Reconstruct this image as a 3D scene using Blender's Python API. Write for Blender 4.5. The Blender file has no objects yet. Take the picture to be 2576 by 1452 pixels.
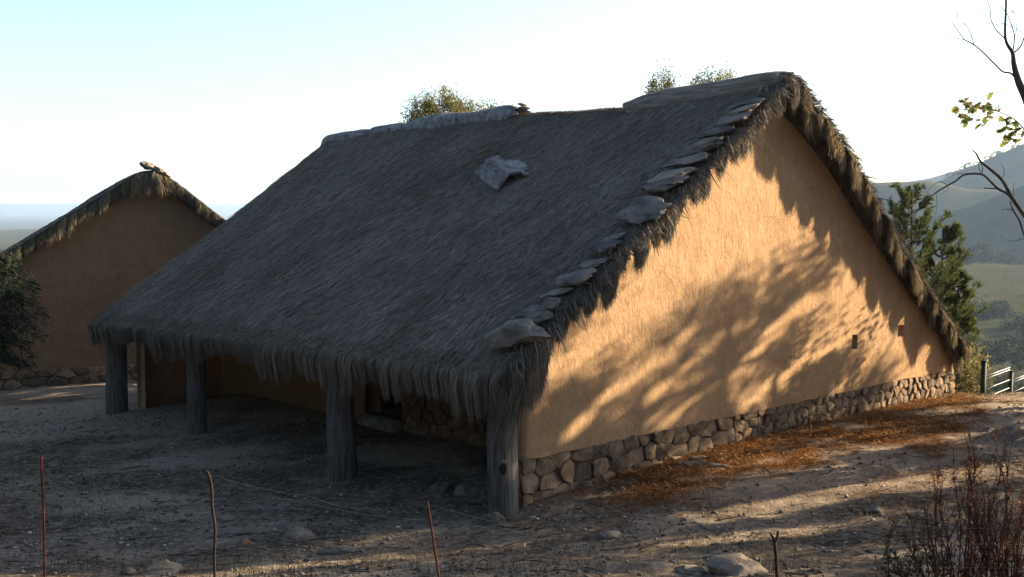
import bpy, bmesh, math, random
import numpy as np
from mathutils import Vector, Matrix

random.seed(7)
RNG = np.random.default_rng(11)
SC = bpy.context.scene
COL = SC.collection

# ------------------------------------------------------------------ camera, sky, sun, exposure
PW, PH, FPX = 2576.0, 1452.0, 2719.0
PITCH = math.atan((726 - 530) / FPX)
CAM = np.array([0.0, 0.0, 4.2])
cd = bpy.data.cameras.new('camera')
cam = bpy.data.objects.new('camera', cd)
COL.objects.link(cam)
cam.location = CAM
cam.rotation_euler = (math.pi / 2 - PITCH, 0, 0)
cd.sensor_fit = 'HORIZONTAL'
cd.sensor_width = 36.0
cd.lens = 36.0 * FPX / PW
cd.clip_start = 0.05
cd.clip_end = 40000
SC.camera = cam

SUN_EL = math.radians(18.7)
SUN_AZ = math.radians(68.0)          # from +Y towards +X
SDIR = np.array([math.sin(SUN_AZ) * math.cos(SUN_EL), math.cos(SUN_AZ) * math.cos(SUN_EL), math.sin(SUN_EL)])

world = bpy.data.worlds.new('World')
SC.world = world
world.use_nodes = True
wn = world.node_tree
wn.nodes.clear()
sky = wn.nodes.new('ShaderNodeTexSky')
sky.sky_type = 'NISHITA'
sky.sun_disc = False
sky.sun_elevation = SUN_EL
sky.sun_rotation = SUN_AZ
sky.altitude = 600
sky.air_density = 1.0
sky.dust_density = 2.6
sky.ozone_density = 1.5
bg = wn.nodes.new('ShaderNodeBackground')
bg.inputs['Strength'].default_value = 0.06
wo = wn.nodes.new('ShaderNodeOutputWorld')
wn.links.new(sky.outputs[0], bg.inputs[0])
wn.links.new(bg.outputs[0], wo.inputs[0])

sl = bpy.data.lights.new('sun', 'SUN')
sl.energy = 5.0
sl.angle = math.radians(0.55)
sl.color = (1.0, 0.80, 0.56)
sun = bpy.data.objects.new('sun', sl)
COL.objects.link(sun)
sun.rotation_euler = Vector(SDIR).to_track_quat('Z', 'Y').to_euler()

SC.view_settings.view_transform = 'Standard'
SC.view_settings.look = 'None'
SC.view_settings.exposure = 2.5
SC.view_settings.gamma = 1.0
SC.view_settings.use_curve_mapping = False
SC.render.engine = 'CYCLES'
SC.cycles.use_denoising = True
SC.cycles.volume_bounces = 0
SC.cycles.max_bounces = 6
SC.cycles.diffuse_bounces = 3
SC.cycles.transparent_max_bounces = 6

# ------------------------------------------------------------------ helpers
def ray(x, y):
    a = (x - PW / 2) / FPX
    b = -(y - PH / 2) / FPX
    return np.array([a, math.cos(PITCH) + b * math.sin(PITCH), -math.sin(PITCH) + b * math.cos(PITCH)])

def at_y(x, y, Y):
    d = ray(x, y)
    return CAM + d * (Y / d[1])

ANG = math.radians(42.3)
UH = np.array([math.cos(ANG), math.sin(ANG), 0.0])
VH = np.array([-math.sin(ANG), math.cos(ANG), 0.0])
d0 = ray(1310, 1255)
P0 = CAM + d0 * ((0 - CAM[2]) / d0[2])

def L2W(u, v, z):
    return P0 + u * UH + v * VH + np.array([0, 0, z])

def on_plane(x, y, n, o):
    d = ray(x, y)
    return CAM + d * (((o - CAM) @ n) / (d @ n))

def to_local(w):
    q = np.asarray(w) - P0
    return np.array([q @ UH, q @ VH, q[2]])

class VNoise:
    def __init__(s, seed):
        s.t = np.random.default_rng(seed).random((256, 256))
    def __call__(s, x, y):
        x = np.asarray(x, float); y = np.asarray(y, float)
        xi = np.floor(x).astype(int); yi = np.floor(y).astype(int)
        fx = x - xi; fy = y - yi
        fx = fx * fx * (3 - 2 * fx); fy = fy * fy * (3 - 2 * fy)
        t = s.t
        a = t[xi % 256, yi % 256]; b = t[(xi + 1) % 256, yi % 256]
        c = t[xi % 256, (yi + 1) % 256]; d = t[(xi + 1) % 256, (yi + 1) % 256]
        return (a + (b - a) * fx) + ((c + (d - c) * fx) - (a + (b - a) * fx)) * fy
    def fbm(s, x, y, o=4):
        v = 0; a = 0.5; n = 0
        for k in range(o):
            v = v + a * (s(x * 2 ** k + 17.3 * k, y * 2 ** k + 5.1 * k) - 0.5) * 2
            n += a; a *= 0.5
        return v / n
N1, N2, N3, N4 = VNoise(1), VNoise(2), VNoise(3), VNoise(4)

def sstep(a, b, x):
    t = np.clip((np.asarray(x, float) - a) / (b - a), 0, 1)
    return t * t * (3 - 2 * t)

def mesh_np(name, V, tris=None, quads=None, col=None, smooth=False):
    me = bpy.data.meshes.new(name)
    V = np.asarray(V, np.float32).reshape(-1, 3)
    nt = 0 if tris is None else len(tris)
    nq = 0 if quads is None else len(quads)
    me.vertices.add(len(V))
    me.vertices.foreach_set('co', V.ravel())
    idx = []
    if nt: idx.append(np.asarray(tris, np.int32).ravel())
    if nq: idx.append(np.asarray(quads, np.int32).ravel())
    idx = np.concatenate(idx)
    tot = np.concatenate([np.full(nt, 3, np.int32), np.full(nq, 4, np.int32)])
    st = np.concatenate([[0], np.cumsum(tot)[:-1]]).astype(np.int32)
    me.loops.add(len(idx)); me.loops.foreach_set('vertex_index', idx)
    me.polygons.add(nt + nq)
    me.polygons.foreach_set('loop_start', st)
    me.polygons.foreach_set('loop_total', tot)
    if smooth:
        me.polygons.foreach_set('use_smooth', np.ones(nt + nq, bool))
    me.update(calc_edges=True)
    if col is not None:
        c = np.asarray(col, np.float32)
        if c.shape[1] == 3:
            c = np.concatenate([c, np.ones((len(c), 1), np.float32)], 1)
        at = me.color_attributes.new('Col', 'FLOAT_COLOR', 'POINT')
        at.data.foreach_set('color', c.ravel())
    return me

def link(name, me, mat=None, parent=None, loc=None):
    o = bpy.data.objects.new(name, me)
    COL.objects.link(o)
    if mat is not None and not me.materials:
        me.materials.append(mat)
    if parent is not None: o.parent = parent
    if loc is not None: o.location = loc
    return o

def tag(o, label=None, cat=None, group=None, kind=None):
    if label: o['label'] = label
    if cat: o['category'] = cat
    if group: o['group'] = group
    if kind: o['kind'] = kind
    return o

def empty(name, loc, rz=0.0):
    o = bpy.data.objects.new(name, None)
    COL.objects.link(o)
    o.location = loc
    o.rotation_euler = (0, 0, rz)
    o.empty_display_size = 0.2
    return o

class Geo:
    """collects verts, tris, quads and colours for one mesh"""
    def __init__(s): s.V = []; s.T = []; s.Q = []; s.C = []; s.n = 0
    def add(s, V, T=None, Q=None, C=None):
        V = np.asarray(V, float).reshape(-1, 3)
        if T is not None and len(T): s.T.append(np.asarray(T) + s.n)
        if Q is not None and len(Q): s.Q.append(np.asarray(Q) + s.n)
        s.V.append(V)
        if C is not None:
            C = np.asarray(C, float)
            if C.ndim == 1: C = np.tile(C, (len(V), 1))
            s.C.append(C)
        s.n += len(V)
    def mesh(s, name, smooth=False):
        return mesh_np(name, np.concatenate(s.V), np.concatenate(s.T) if s.T else None,
                       np.concatenate(s.Q) if s.Q else None, np.concatenate(s.C) if s.C else None, smooth)
    def box(s, a, b, C=None):
        x0, y0, z0 = a; x1, y1, z1 = b
        V = [(x0,y0,z0),(x1,y0,z0),(x1,y1,z0),(x0,y1,z0),(x0,y0,z1),(x1,y0,z1),(x1,y1,z1),(x0,y1,z1)]
        Q = [(0,3,2,1),(4,5,6,7),(0,1,5,4),(1,2,6,5),(2,3,7,6),(3,0,4,7)]
        s.add(V, Q=Q, C=C)
    def tube(s, P, R, sides=6, C=None, cap=True):
        P = np.asarray(P, float); n = len(P)
        R = np.full(n, R) if np.isscalar(R) else np.asarray(R, float)
        T = np.gradient(P, axis=0)
        T /= np.linalg.norm(T, axis=1)[:, None] + 1e-9
        ref = np.array([0.31, 0.95, 0.05])
        if abs(T[0] @ ref) > 0.9: ref = np.array([1.0, 0.1, 0.2])
        a = np.cross(T, ref); a /= np.linalg.norm(a, axis=1)[:, None] + 1e-9
        b = np.cross(T, a)
        th = np.arange(sides) * 2 * math.pi / sides
        V = P[:, None, :] + R[:, None, None] * (np.cos(th)[None, :, None] * a[:, None, :] + np.sin(th)[None, :, None] * b[:, None, :])
        i = np.arange(n - 1)[:, None] * sides; j = np.arange(sides)[None, :]; k = (j + 1) % sides
        Q = np.stack([i + j, i + sides + j, i + sides + k, i + k], -1).reshape(-1, 4)
        V = V.reshape(-1, 3); Tn = []
        if cap:
            V = np.concatenate([V, P[:1], P[-1:]])
            c0, c1 = n * sides, n * sides + 1
            for q in range(sides):
                Tn.append((c0, q, (q + 1) % sides)); Tn.append((c1, (n - 1) * sides + (q + 1) % sides, (n - 1) * sides + q))
        s.add(V, T=Tn, Q=Q, C=C)

def strands(P, side, W, col):
    """P (N,K,3) paths, side (N,3) width direction, W (N,K) widths, col (N,3)"""
    N, K, _ = P.shape
    V = np.stack([P - side[:, None, :] * W[:, :, None] * 0.5, P + side[:, None, :] * W[:, :, None] * 0.5], 2).reshape(-1, 3)
    base = (np.arange(N) * K * 2)[:, None]; k = np.arange(K - 1)[None, :] * 2
    a = base + k
    Q = np.stack([a, a + 1, a + 3, a + 2], -1).reshape(-1, 4)
    C = np.repeat(col, K * 2, axis=0)
    return V, Q, C

def leaves(P, size, rng, col, aspect=0.5, updir=None, spread=1.0):
    """rhombus leaves at P"""
    N = len(P)
    d = rng.normal(size=(N, 3))
    if updir is not None: d = d * spread + updir
    d /= np.linalg.norm(d, axis=1)[:, None]
    r = rng.normal(size=(N, 3)); s = np.cross(d, r); s /= np.linalg.norm(s, axis=1)[:, None] + 1e-9
    L = size[:, None] * d; S = size[:, None] * aspect * 0.5 * s
    V = np.stack([P, P + L * 0.5 + S, P + L, P + L * 0.5 - S], 1).reshape(-1, 3)
    Q = np.arange(N * 4).reshape(N, 4)
    return V, Q, np.repeat(col, 4, axis=0)

# ------------------------------------------------------------------ materials
def newmat(name):
    m = bpy.data.materials.new(name); m.use_nodes = True
    nt = m.node_tree; nt.nodes.clear()
    out = nt.nodes.new('ShaderNodeOutputMaterial')
    return m, nt, out

def nd(nt, t, **kw):
    n = nt.nodes.new(t)
    for k, v in kw.items():
        if k in n.inputs.keys(): n.inputs[k].default_value = v
        else: setattr(n, k, v)
    return n

def ramp(nt, stops, fac):
    r = nt.nodes.new('ShaderNodeValToRGB')
    e = r.color_ramp.elements
    while len(e) < len(stops): e.new(0.5)
    for i, (p, c) in enumerate(stops):
        e[i].position = p; e[i].color = (*c, 1) if len(c) == 3 else c
    nt.links.new(fac, r.inputs[0])
    return r.outputs[0]

def noise(nt, vec, scale, detail=4, rough=0.6, dist=0.0):
    n = nt.nodes.new('ShaderNodeTexNoise')
    n.inputs['Scale'].default_value = scale; n.inputs['Detail'].default_value = detail
    n.inputs['Roughness'].default_value = rough; n.inputs['Distortion'].default_value = dist
    nt.links.new(vec, n.inputs['Vector'])
    return n.outputs[0]

def mapping(nt, vec, scale=(1, 1, 1), rot=(0, 0, 0)):
    m = nt.nodes.new('ShaderNodeMapping')
    m.inputs['Scale'].default_value = scale; m.inputs['Rotation'].default_value = rot
    nt.links.new(vec, m.inputs['Vector'])
    return m.outputs[0]

def mixc(nt, fac, a, b, blend='MIX'):
    m = nt.nodes.new('ShaderNodeMix'); m.data_type = 'RGBA'; m.blend_type = blend
    for sock, v in ((m.inputs[0], fac), (m.inputs[6], a), (m.inputs[7], b)):
        if hasattr(v, 'is_linked'): nt.links.new(v, sock)
        elif isinstance(v, (int, float)): sock.default_value = v
        else: sock.default_value = (*v, 1)
    return m.outputs[2]

def bump(nt, h, strength, dist, normal=None):
    b = nt.nodes.new('ShaderNodeBump')
    b.inputs['Strength'].default_value = strength; b.inputs['Distance'].default_value = dist
    nt.links.new(h, b.inputs['Height'])
    if normal is not None: nt.links.new(normal, b.inputs['Normal'])
    return b.outputs[0]

def finish(nt, out, colour, rough=0.9, nrm=None, spec=0.2, metal=0.0, translucent=0.0):
    p = nt.nodes.new('ShaderNodeBsdfPrincipled')
    if hasattr(colour, 'is_linked'): nt.links.new(colour, p.inputs['Base Color'])
    else: p.inputs['Base Color'].default_value = (*colour, 1)
    p.inputs['Roughness'].default_value = rough
    p.inputs['Specular IOR Level'].default_value = spec
    p.inputs['Metallic'].default_value = metal
    if nrm is not None: nt.links.new(nrm, p.inputs['Normal'])
    sh = p.outputs[0]
    if translucent:
        t = nt.nodes.new('ShaderNodeBsdfTranslucent')
        if hasattr(colour, 'is_linked'): nt.links.new(colour, t.inputs[0])
        else: t.inputs[0].default_value = (*colour, 1)
        mx = nt.nodes.new('ShaderNodeMixShader'); mx.inputs[0].default_value = translucent
        nt.links.new(p.outputs[0], mx.inputs[1]); nt.links.new(t.outputs[0], mx.inputs[2]); sh = mx.outputs[0]
    nt.links.new(sh, out.inputs[0])

def attr(nt, name='Col'):
    a = nt.nodes.new('ShaderNodeAttribute'); a.attribute_name = name
    return a

def objvec(nt):
    return nt.nodes.new('ShaderNodeTexCoord').outputs['Object']

def m_attr(name, rough=0.95, translucent=0.0, spec=0.03):
    m, nt, out = newmat(name)
    finish(nt, out, attr(nt).outputs['Color'], rough, spec=spec, translucent=translucent)
    return m

M = {}
M['strand'] = m_attr('thatch_strand', 0.95, 0.05, 0.03)
M['leaf'] = m_attr('leaf', 0.8, 0.35, 0.08)
M['farleaf'] = m_attr('distant_leaf', 1.0, 0.12, 0.0)
M['needle'] = m_attr('needle', 0.8, 0.25, 0.08)
M['dry'] = m_attr('dry_plant', 0.95, 0.25, 0.02)
M['pebble'] = m_attr('pebble', 0.9)

def make_plaster(name='earth_plaster', k=(1, 1, 1)):
    m, nt, out = newmat(name)
    v = objvec(nt)
    big = noise(nt, v, 0.8, 6, 0.65, 0.4)
    mid = noise(nt, mapping(nt, v, (1, 1, 0.75)), 4.5, 8, 0.74)
    fine = noise(nt, mapping(nt, v, (1, 1, 0.5)), 34, 5, 0.7)
    c1 = ramp(nt, [(0.3, (0.245, 0.151, 0.079)), (0.5, (0.34, 0.224, 0.125)), (0.7, (0.45, 0.32, 0.195))], big)
    c2 = mixc(nt, 0.6, c1, ramp(nt, [(0.28, (0.155, 0.088, 0.042)), (0.44, (0.30, 0.188, 0.10)), (0.58, (0.39, 0.255, 0.142)), (0.72, (0.58, 0.43, 0.275))], mid))
    c3 = mixc(nt, 0.35, c2, ramp(nt, [(0.3, (0.16, 0.095, 0.05)), (0.5, (0.31, 0.205, 0.118)), (0.72, (0.46, 0.34, 0.22))], fine))
    vor = nt.nodes.new('ShaderNodeTexVoronoi'); vor.feature = 'DISTANCE_TO_EDGE'; vor.inputs['Scale'].default_value = 1.15
    wv = nt.nodes.new('ShaderNodeVectorMath'); wv.operation = 'MULTIPLY_ADD'
    nz = nt.nodes.new('ShaderNodeTexNoise'); nz.inputs['Scale'].default_value = 2.2; nz.inputs['Detail'].default_value = 6
    nt.links.new(v, nz.inputs['Vector']); nt.links.new(nz.outputs['Color'], wv.inputs[0]); wv.inputs[1].default_value = (.7, .7, .7); nt.links.new(v, wv.inputs[2])
    nt.links.new(wv.outputs[0], vor.inputs['Vector'])
    gate = ramp(nt, [(0.5, (0, 0, 0)), (0.6, (1, 1, 1))], noise(nt, v, 0.9, 3, 0.5))
    crack = mixc(nt, 1.0, ramp(nt, [(0.0, (1, 1, 1)), (0.010, (0, 0, 0))], vor.outputs['Distance']), gate, 'MULTIPLY')
    c3 = mixc(nt, mixc(nt, 0.6, (0, 0, 0), crack), c3, (0.12, 0.07, 0.036))
    h1 = noise(nt, mapping(nt, v, (1, 1, 0.6)), 9, 8, 0.75, 0.3)
    n = bump(nt, h1, 0.65, 0.04)
    n = bump(nt, fine, 0.5, 0.011, n)
    n = bump(nt, noise(nt, v, 90, 3, 0.6), 0.4, 0.004, n)
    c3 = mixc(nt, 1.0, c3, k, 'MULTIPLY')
    finish(nt, out, c3, 1.0, n, 0.0)
    return m
M['plaster'] = make_plaster()
M['shadeplaster'] = make_plaster('shaded_earth_plaster', (.60, .57, .56))  # plaster darkened for the small house: its shade is put into the colour

def make_stone(name, a, b, c, sc=3.0, lich=(0.42, 0.40, 0.34)):
    m, nt, out = newmat(name)
    v = objvec(nt)
    oi = nt.nodes.new('ShaderNodeObjectInfo')
    add = nt.nodes.new('ShaderNodeVectorMath'); add.operation = 'ADD'
    nt.links.new(v, add.inputs[0])
    mul = nt.nodes.new('ShaderNodeVectorMath'); mul.operation = 'SCALE'
    mul.inputs[0].default_value = (17, 31, 23); nt.links.new(oi.outputs['Random'], mul.inputs['Scale'])
    nt.links.new(mul.outputs[0], add.inputs[1])
    vv = add.outputs[0]
    n1 = noise(nt, vv, sc, 6, 0.65)
    col = ramp(nt, [(0.3, a), (0.5, b), (0.72, c)], n1)
    rnd = ramp(nt, [(0.0, (0.62, 0.60, 0.60)), (0.5, (0.95, 0.9, 0.85)), (1.0, (1.25, 1.12, 0.98))], oi.outputs['Random'])
    col = mixc(nt, 1.0, col, rnd, 'MULTIPLY')
    n2 = noise(nt, vv, sc * 4, 5, 0.7)
    lf = ramp(nt, [(0.58, (0, 0, 0)), (0.68, (1, 1, 1))], n2)
    col = mixc(nt, mixc(nt, 0.55, (0, 0, 0), lf), col, lich)
    h = noise(nt, vv, sc * 7, 6, 0.7)
    finish(nt, out, col, 0.9, bump(nt, h, 0.8, 0.025), 0.04)
    return m
M['wallstone'] = make_stone('wall_stone', (0.085, 0.063, 0.044), (0.18, 0.137, 0.096), (0.29, 0.232, 0.168), 5, (0.30, 0.27, 0.22))
M['slab'] = make_stone('roof_slab', (0.075, 0.071, 0.065), (0.155, 0.148, 0.134), (0.25, 0.235, 0.21), 3, (0.28, 0.27, 0.24))
M['rock'] = make_stone('granite', (0.085, 0.076, 0.065), (0.14, 0.126, 0.108), (0.20, 0.182, 0.157), 3, (0.25, 0.24, 0.21))
M['brickbit'] = make_stone('fired_clay', (0.28, 0.10, 0.05), (0.36, 0.15, 0.08), (0.42, 0.2, 0.12), 5, (0.4, 0.25, 0.18))

def make_plain(name, a, b, sc=8, rough=0.9, bs=0.4, bd=0.02, stretch=(1, 1, 1)):
    m, nt, out = newmat(name)
    v = mapping(nt, objvec(nt), stretch)
    n1 = noise(nt, v, sc, 6, 0.65)
    col = ramp(nt, [(0.3, a), (0.7, b)], n1)
    finish(nt, out, col, rough, bump(nt, noise(nt, v, sc * 4, 6, 0.7), bs, bd), 0.05)
    return m
M['mortar'] = make_plain('earth_mortar', (0.085, 0.062, 0.041), (0.165, 0.122, 0.083))
M['wood'] = make_plain('weathered_wood', (0.055, 0.05, 0.046), (0.25, 0.235, 0.22), 3.4, 0.9, 1.0, 0.05, (8, 8, 0.6))
M['knot'] = make_plain('dark_knot', (0.012, 0.011, 0.010), (0.045, 0.04, 0.034), 12, 0.9, 0.6, 0.02)
M['ridgewood'] = make_plain('silvered_wood', (0.10, 0.086, 0.07), (0.40, 0.35, 0.285), 2.6, 0.95, 1.0, 0.07, (6, 0.55, 6))
M['bark'] = make_plain('grey_bark', (0.035, 0.03, 0.026), (0.10, 0.088, 0.075), 9, 0.9, 0.6, 0.02, (3, 3, 0.6))
M['slate'] = make_plain('pale_bark_slab', (0.05, 0.05, 0.05), (0.33, 0.32, 0.305), 6, 0.85, 0.9, 0.03, (1, 1, 1))
M['thatchbase'] = make_plain('thatch_core', (0.03, 0.027, 0.023), (0.065, 0.06, 0.05), 14, 0.95, 0.6, 0.04, (0.5, 4, 1))
M['rust'] = make_plain('rusty_steel', (0.025, 0.009, 0.006), (0.06, 0.021, 0.012), 30, 0.8, 0.4, 0.004)
M['stick'] = make_plain('dry_stick', (0.016, 0.012, 0.010), (0.038, 0.028, 0.023), 20, 0.9, 0.5, 0.006)
M['redtwig'] = make_plain('russet_twig', (0.028, 0.014, 0.010), (0.075, 0.034, 0.022), 20, 0.85, 0.4, 0.005)
M['wire'] = make_plain('galvanised_wire', (0.045, 0.045, 0.048), (0.10, 0.10, 0.105), 30, 0.5, 0.1, 0.001)
M['darkwire'] = make_plain('old_dark_wire', (0.02, 0.018, 0.016), (0.05, 0.042, 0.036), 30, 0.8, 0.1, 0.001)
M['green'] = make_plain('green_paint', (0.006, 0.018, 0.012), (0.010, 0.026, 0.018), 10, 0.5, 0.05, 0.002)
M['rail'] = make_plain('sun_glint_wire', (0.40, 0.42, 0.41), (0.55, 0.56, 0.55), 10, 0.35, 0.05, 0.002)  # pale colour stands in for sun glints on the folded wires

def make_ground():
    m, nt, out = newmat('dry_ground')
    v = nt.nodes.new('ShaderNodeTexCoord').outputs['Object']
    a = attr(nt)
    sep = nt.nodes.new('ShaderNodeSeparateColor'); nt.links.new(a.outputs['Color'], sep.inputs[0])
    n1 = noise(nt, v, 0.9, 7, 0.65, 0.4)
    soil = ramp(nt, [(0.34, (0.032, 0.023, 0.016)), (0.46, (0.078, 0.06, 0.044)), (0.56, (0.165, 0.132, 0.098)), (0.68, (0.31, 0.255, 0.195))], n1)
    n2 = noise(nt, v, 9, 6, 0.7)
    soil = mixc(nt, 0.55, soil, ramp(nt, [(0.34, (0.026, 0.019, 0.013)), (0.5, (0.105, 0.083, 0.061)), (0.66, (0.32, 0.265, 0.205))], n2))
    sand = ramp(nt, [(0.35, (0.17, 0.132, 0.094)), (0.65, (0.35, 0.285, 0.215))], noise(nt, v, 16, 6, 0.75))
    c = mixc(nt, sep.outputs[1], soil, sand)
    lit = ramp(nt, [(0.35, (0.032, 0.012, 0.005)), (0.58, (0.095, 0.039, 0.012)), (0.75, (0.20, 0.105, 0.042))], noise(nt, v, 22, 6, 0.7))
    c = mixc(nt, sep.outputs[0], c, lit)
    vor = nt.nodes.new('ShaderNodeTexVoronoi'); vor.inputs['Scale'].default_value = 28
    nt.links.new(v, vor.inputs['Vector'])
    n = bump(nt, noise(nt, v, 7, 7, 0.7), 0.9, 0.06)
    n = bump(nt, vor.outputs['Distance'], 0.5, 0.012, n)
    finish(nt, out, c, 1.0, n, 0.0)
    return m
M['ground'] = make_ground()

def make_hill():
    m, nt, out = newmat('scrub_hillside')
    v = nt.nodes.new('ShaderNodeTexCoord').outputs['Object']
    n1 = noise(nt, v, 0.006, 6, 0.6)
    n2 = noise(nt, v, 0.07, 6, 0.7)
    g = ramp(nt, [(0.35, (0.02, 0.026, 0.011)), (0.5, (0.038, 0.041, 0.018)), (0.62, (0.05, 0.048, 0.022)), (0.75, (0.08, 0.068, 0.036))], n2)
    b = ramp(nt, [(0.35, (0.026, 0.03, 0.014)), (0.6, (0.045, 0.043, 0.02))], n1)
    c = mixc(nt, 0.5, g, b)
    finish(nt, out, c, 0.95, bump(nt, n2, 0.35, 1.5), 0.0)
    return m
M['hill'] = make_hill()

# ------------------------------------------------------------------ terrain
ctrl = [(0,0,2.6),(0,4,2.0),(-8,2,2.0),(8,2,2.7),(0,7,1.2),(-6,7,1.0),(6,7,1.25),(0,10.4,.55),(5,10.4,.6),(-5,10.4,.35),(0,13,.02),(4,13,.15),(-4,13,-.12),
        (-8,13,-.05),(-10,20,-.6),(-13,28,-.8),(-8,31,-.78),(-14,34,-1.0),(-5,36,-.8),(-20,25,-1.2),(-25,35,-2.2),(-20,12,-.2),(-20,0,1.6),
        (8,16,.2),(10,20,.14),(12,24,-.05),(13,27,-.38),(15,24,.1),(16,18,.5),(16,12,.95),(20,27,.1),(14,31,-2),(20,34,-1.8),(11,31,-1.8),(26,22,.8),(24,8,2.0),(0,-10,4),(20,-5,4),
        (0,-25,9),(0,-46,19),(-25,-30,12),(25,-30,12),(38,-12,8),(-40,-12,6),(5,40,-3),(-10,45,-3),(-28,45,-5),(18,42,-5.5),(30,36,-3)]
for u, v, z in [(-.4,.2,-.22),(-.3,4.5,-.43),(-.3,10,-.5),(-.3,14.3,-.66),(0.3,-.15,-.04),(1.5,-.2,.0),(5.3,-.2,.06),(9,-.2,.03),(13.6,-.2,-.04),
                (2,3,-.12),(2,8,-.2),(2,12,-.22),(6,7,-.12),(13.6,7,-.6),(13.6,14,-.9),(6,15,-.6),(3,-2.2,.05),(8,-2.4,.1)]:
    w = L2W(u, v, z); ctrl.append((w[0], w[1], z))
ctrl = np.array(ctrl)
_D = np.linalg.norm(ctrl[:, None, :2] - ctrl[None, :, :2], axis=2)
_n = len(ctrl)
_A = np.zeros((_n + 3, _n + 3)); _A[:_n, :_n] = _D; _A[:_n, _n] = 1; _A[:_n, _n+1:] = ctrl[:, :2]; _A[_n, :_n] = 1; _A[_n+1:, :_n] = ctrl[:, :2].T
_w = np.linalg.solve(_A, np.concatenate([ctrl[:, 2], [0, 0, 0]]))

def near_z(X, Y):
    X = np.asarray(X, float); Y = np.asarray(Y, float)
    sh = X.shape; x = X.ravel(); y = Y.ravel()
    d = np.sqrt((x[:, None] - ctrl[None, :, 0]) ** 2 + (y[:, None] - ctrl[None, :, 1]) ** 2)
    z = d @ _w[:_n] + _w[_n] + _w[_n+1] * x + _w[_n+2] * y
    z = z + 0.05 * N1.fbm(x * 0.55, y * 0.55, 4) + 0.034 * N2.fbm(x * 2.6, y * 2.6, 3)
    return z.reshape(sh)

def gz(x, y): return float(near_z(np.array([x]), np.array([y]))[0])

# far terrain: each ring of distance has a height for each bearing
AZC = np.array([-180, -110, -60, -35, -25.3, -22, -18, -8, 6, 18, 21, 23, 25.3, 30, 45, 70, 110, 180.0])
def ypx(y, r): return 4.2 - r * (y - 530) / FPX
rings = [(90, [40, 32, -4, -6, -7, -7, -7, -8, -9, -14, -14, -14, -14, -12, -6, 2, 24, 40]),
         (170, [70, 56, -8, -15, -16, -16, -16, -18, -20, -25.8, -25.8, -25.8, -25.8, -24, -16, 0, 42, 70]),
         (250, [88, 70, -12, -19, -19, -19, -19, -22, -25, -29.8, -29.8, -29.8, -29.8, -28, -22, -5, 52, 88]),
         (330, [98, 78, -14, -20, -20, -20, -20, -23, -26, -28.6, -28.6, -28.8, -28.6, -27, -22, -6, 58, 98]),
         (450, [104, 83, -15, -21, -21, -21, -21, -24, -26, -27.2, -27.2, -27.2, -26, -24, -18, 0, 62, 104]),
         (560, [106, 84, -16, -22, -22, -22, -22, -24, -24, -21, -20.5, -20.5, -20, -16, -8, 8, 63, 106]),
         (742, [106, 84, -18, -24, -25, -25, -25, -24, -20, -27, -28.5, -29, -27, 6, 14, 20, 63, 106]),
         (800, [104, 83, -20, -26, -28, -28, -28, -25, -16, -6, ypx(553, 800), ypx(520, 800), ypx(468, 800), 32, 40, 34, 62, 104]),
         (930, [100, 80, -20, -28, -30, -30, -30, -25, -14, -12, -18, -14, -2, 28, 38, 34, 60, 100]),
         (1000, [96, 76, -22, -29, -32, -32, -32, -25, 10, ypx(464, 1000), ypx(456, 1000), ypx(476, 1000), 22, 34, 44, 38, 57, 96]),
         (1150, [92, 73, -22, -29, -32, -32, -32, -25, 5, 8, 6, 0, 8, 44, 50, 40, 55, 92]),
         (1250, [86, 68, -23, -30, -33, -33, -33, -25, 8, ypx(492, 1250), ypx(474, 1250), ypx(426, 1250), ypx(379, 1250), 84, 86, 60, 51, 86]),
         (1500, [80, 64, -24, -31, -35, -35, -35, -26, 0, 10, 15, 30, 50, 60, 60, 50, 48, 80]),
         (2200, [40, 30, -26, -34, ypx(574, 2200), ypx(572, 2200), ypx(580, 2200), -28, 10, ypx(478, 2200), ypx(456, 2200), ypx(428, 2200), ypx(396, 2200), 108, 100, 70, 40, 40]),
         (2700, [30, 20, -30, -44, -52, -52, -50, -35, -5, 20, 20, 30, 50, 60, 50, 40, 30, 30]),
         (5000, [10, 0, -35, -38, -39, -39, -39, -35, -30, -20, -20, -20, -20, -20, -20, -10, 0, 10]),
         (7000, [10, 0, -25, -25, -26, -26, -26, -25, -22, -20, -20, -20, -20, -20, -20, -10, 0, 10]),
         (9000, [60, 50, 40, 52, 58, 60, 56, 50, 40, 30, 30, 30, 30, 30, 30, 30, 40, 60])]
RR = np.array([r for r, _ in rings]); RZ = np.array([z for _, z in rings], float)

def far_z(az, r):
    az = np.atleast_1d(np.asarray(az, float)); r = np.atleast_1d(np.asarray(r, float))
    zr = np.stack([np.interp(az, AZC, RZ[k]) for k in range(len(RR))], 0)
    zn = near_z(np.sin(np.radians(az)) * 48, np.cos(np.radians(az)) * 48)
    zr = np.concatenate([zn[None], zr]); R = np.concatenate([[48.0], RR])
    lr = np.log(np.clip(r, 48, 9000)); LR = np.log(R)
    k = np.clip(np.searchsorted(LR, lr) - 1, 0, len(R) - 2)
    t = (lr - LR[k]) / (LR[k + 1] - LR[k]); t = t * t * (3 - 2 * t) * 0.6 + t * 0.4
    i = np.arange(len(az))
    z = zr[k, i] * (1 - t) + zr[k + 1, i] * t
    x = np.sin(np.radians(az)) * r; y = np.cos(np.radians(az)) * r
    amp = np.clip((r - 55) * 0.006, 0, 5)
    return z + amp * N3.fbm(x / (18 + r * 0.12), y / (18 + r * 0.12), 4)

def terrain_at(x, y):
    r = math.hypot(x, y)
    if r < 46: return gz(x, y)
    return float(far_z([math.degrees(math.atan2(x, y))], [r])[0])

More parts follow.
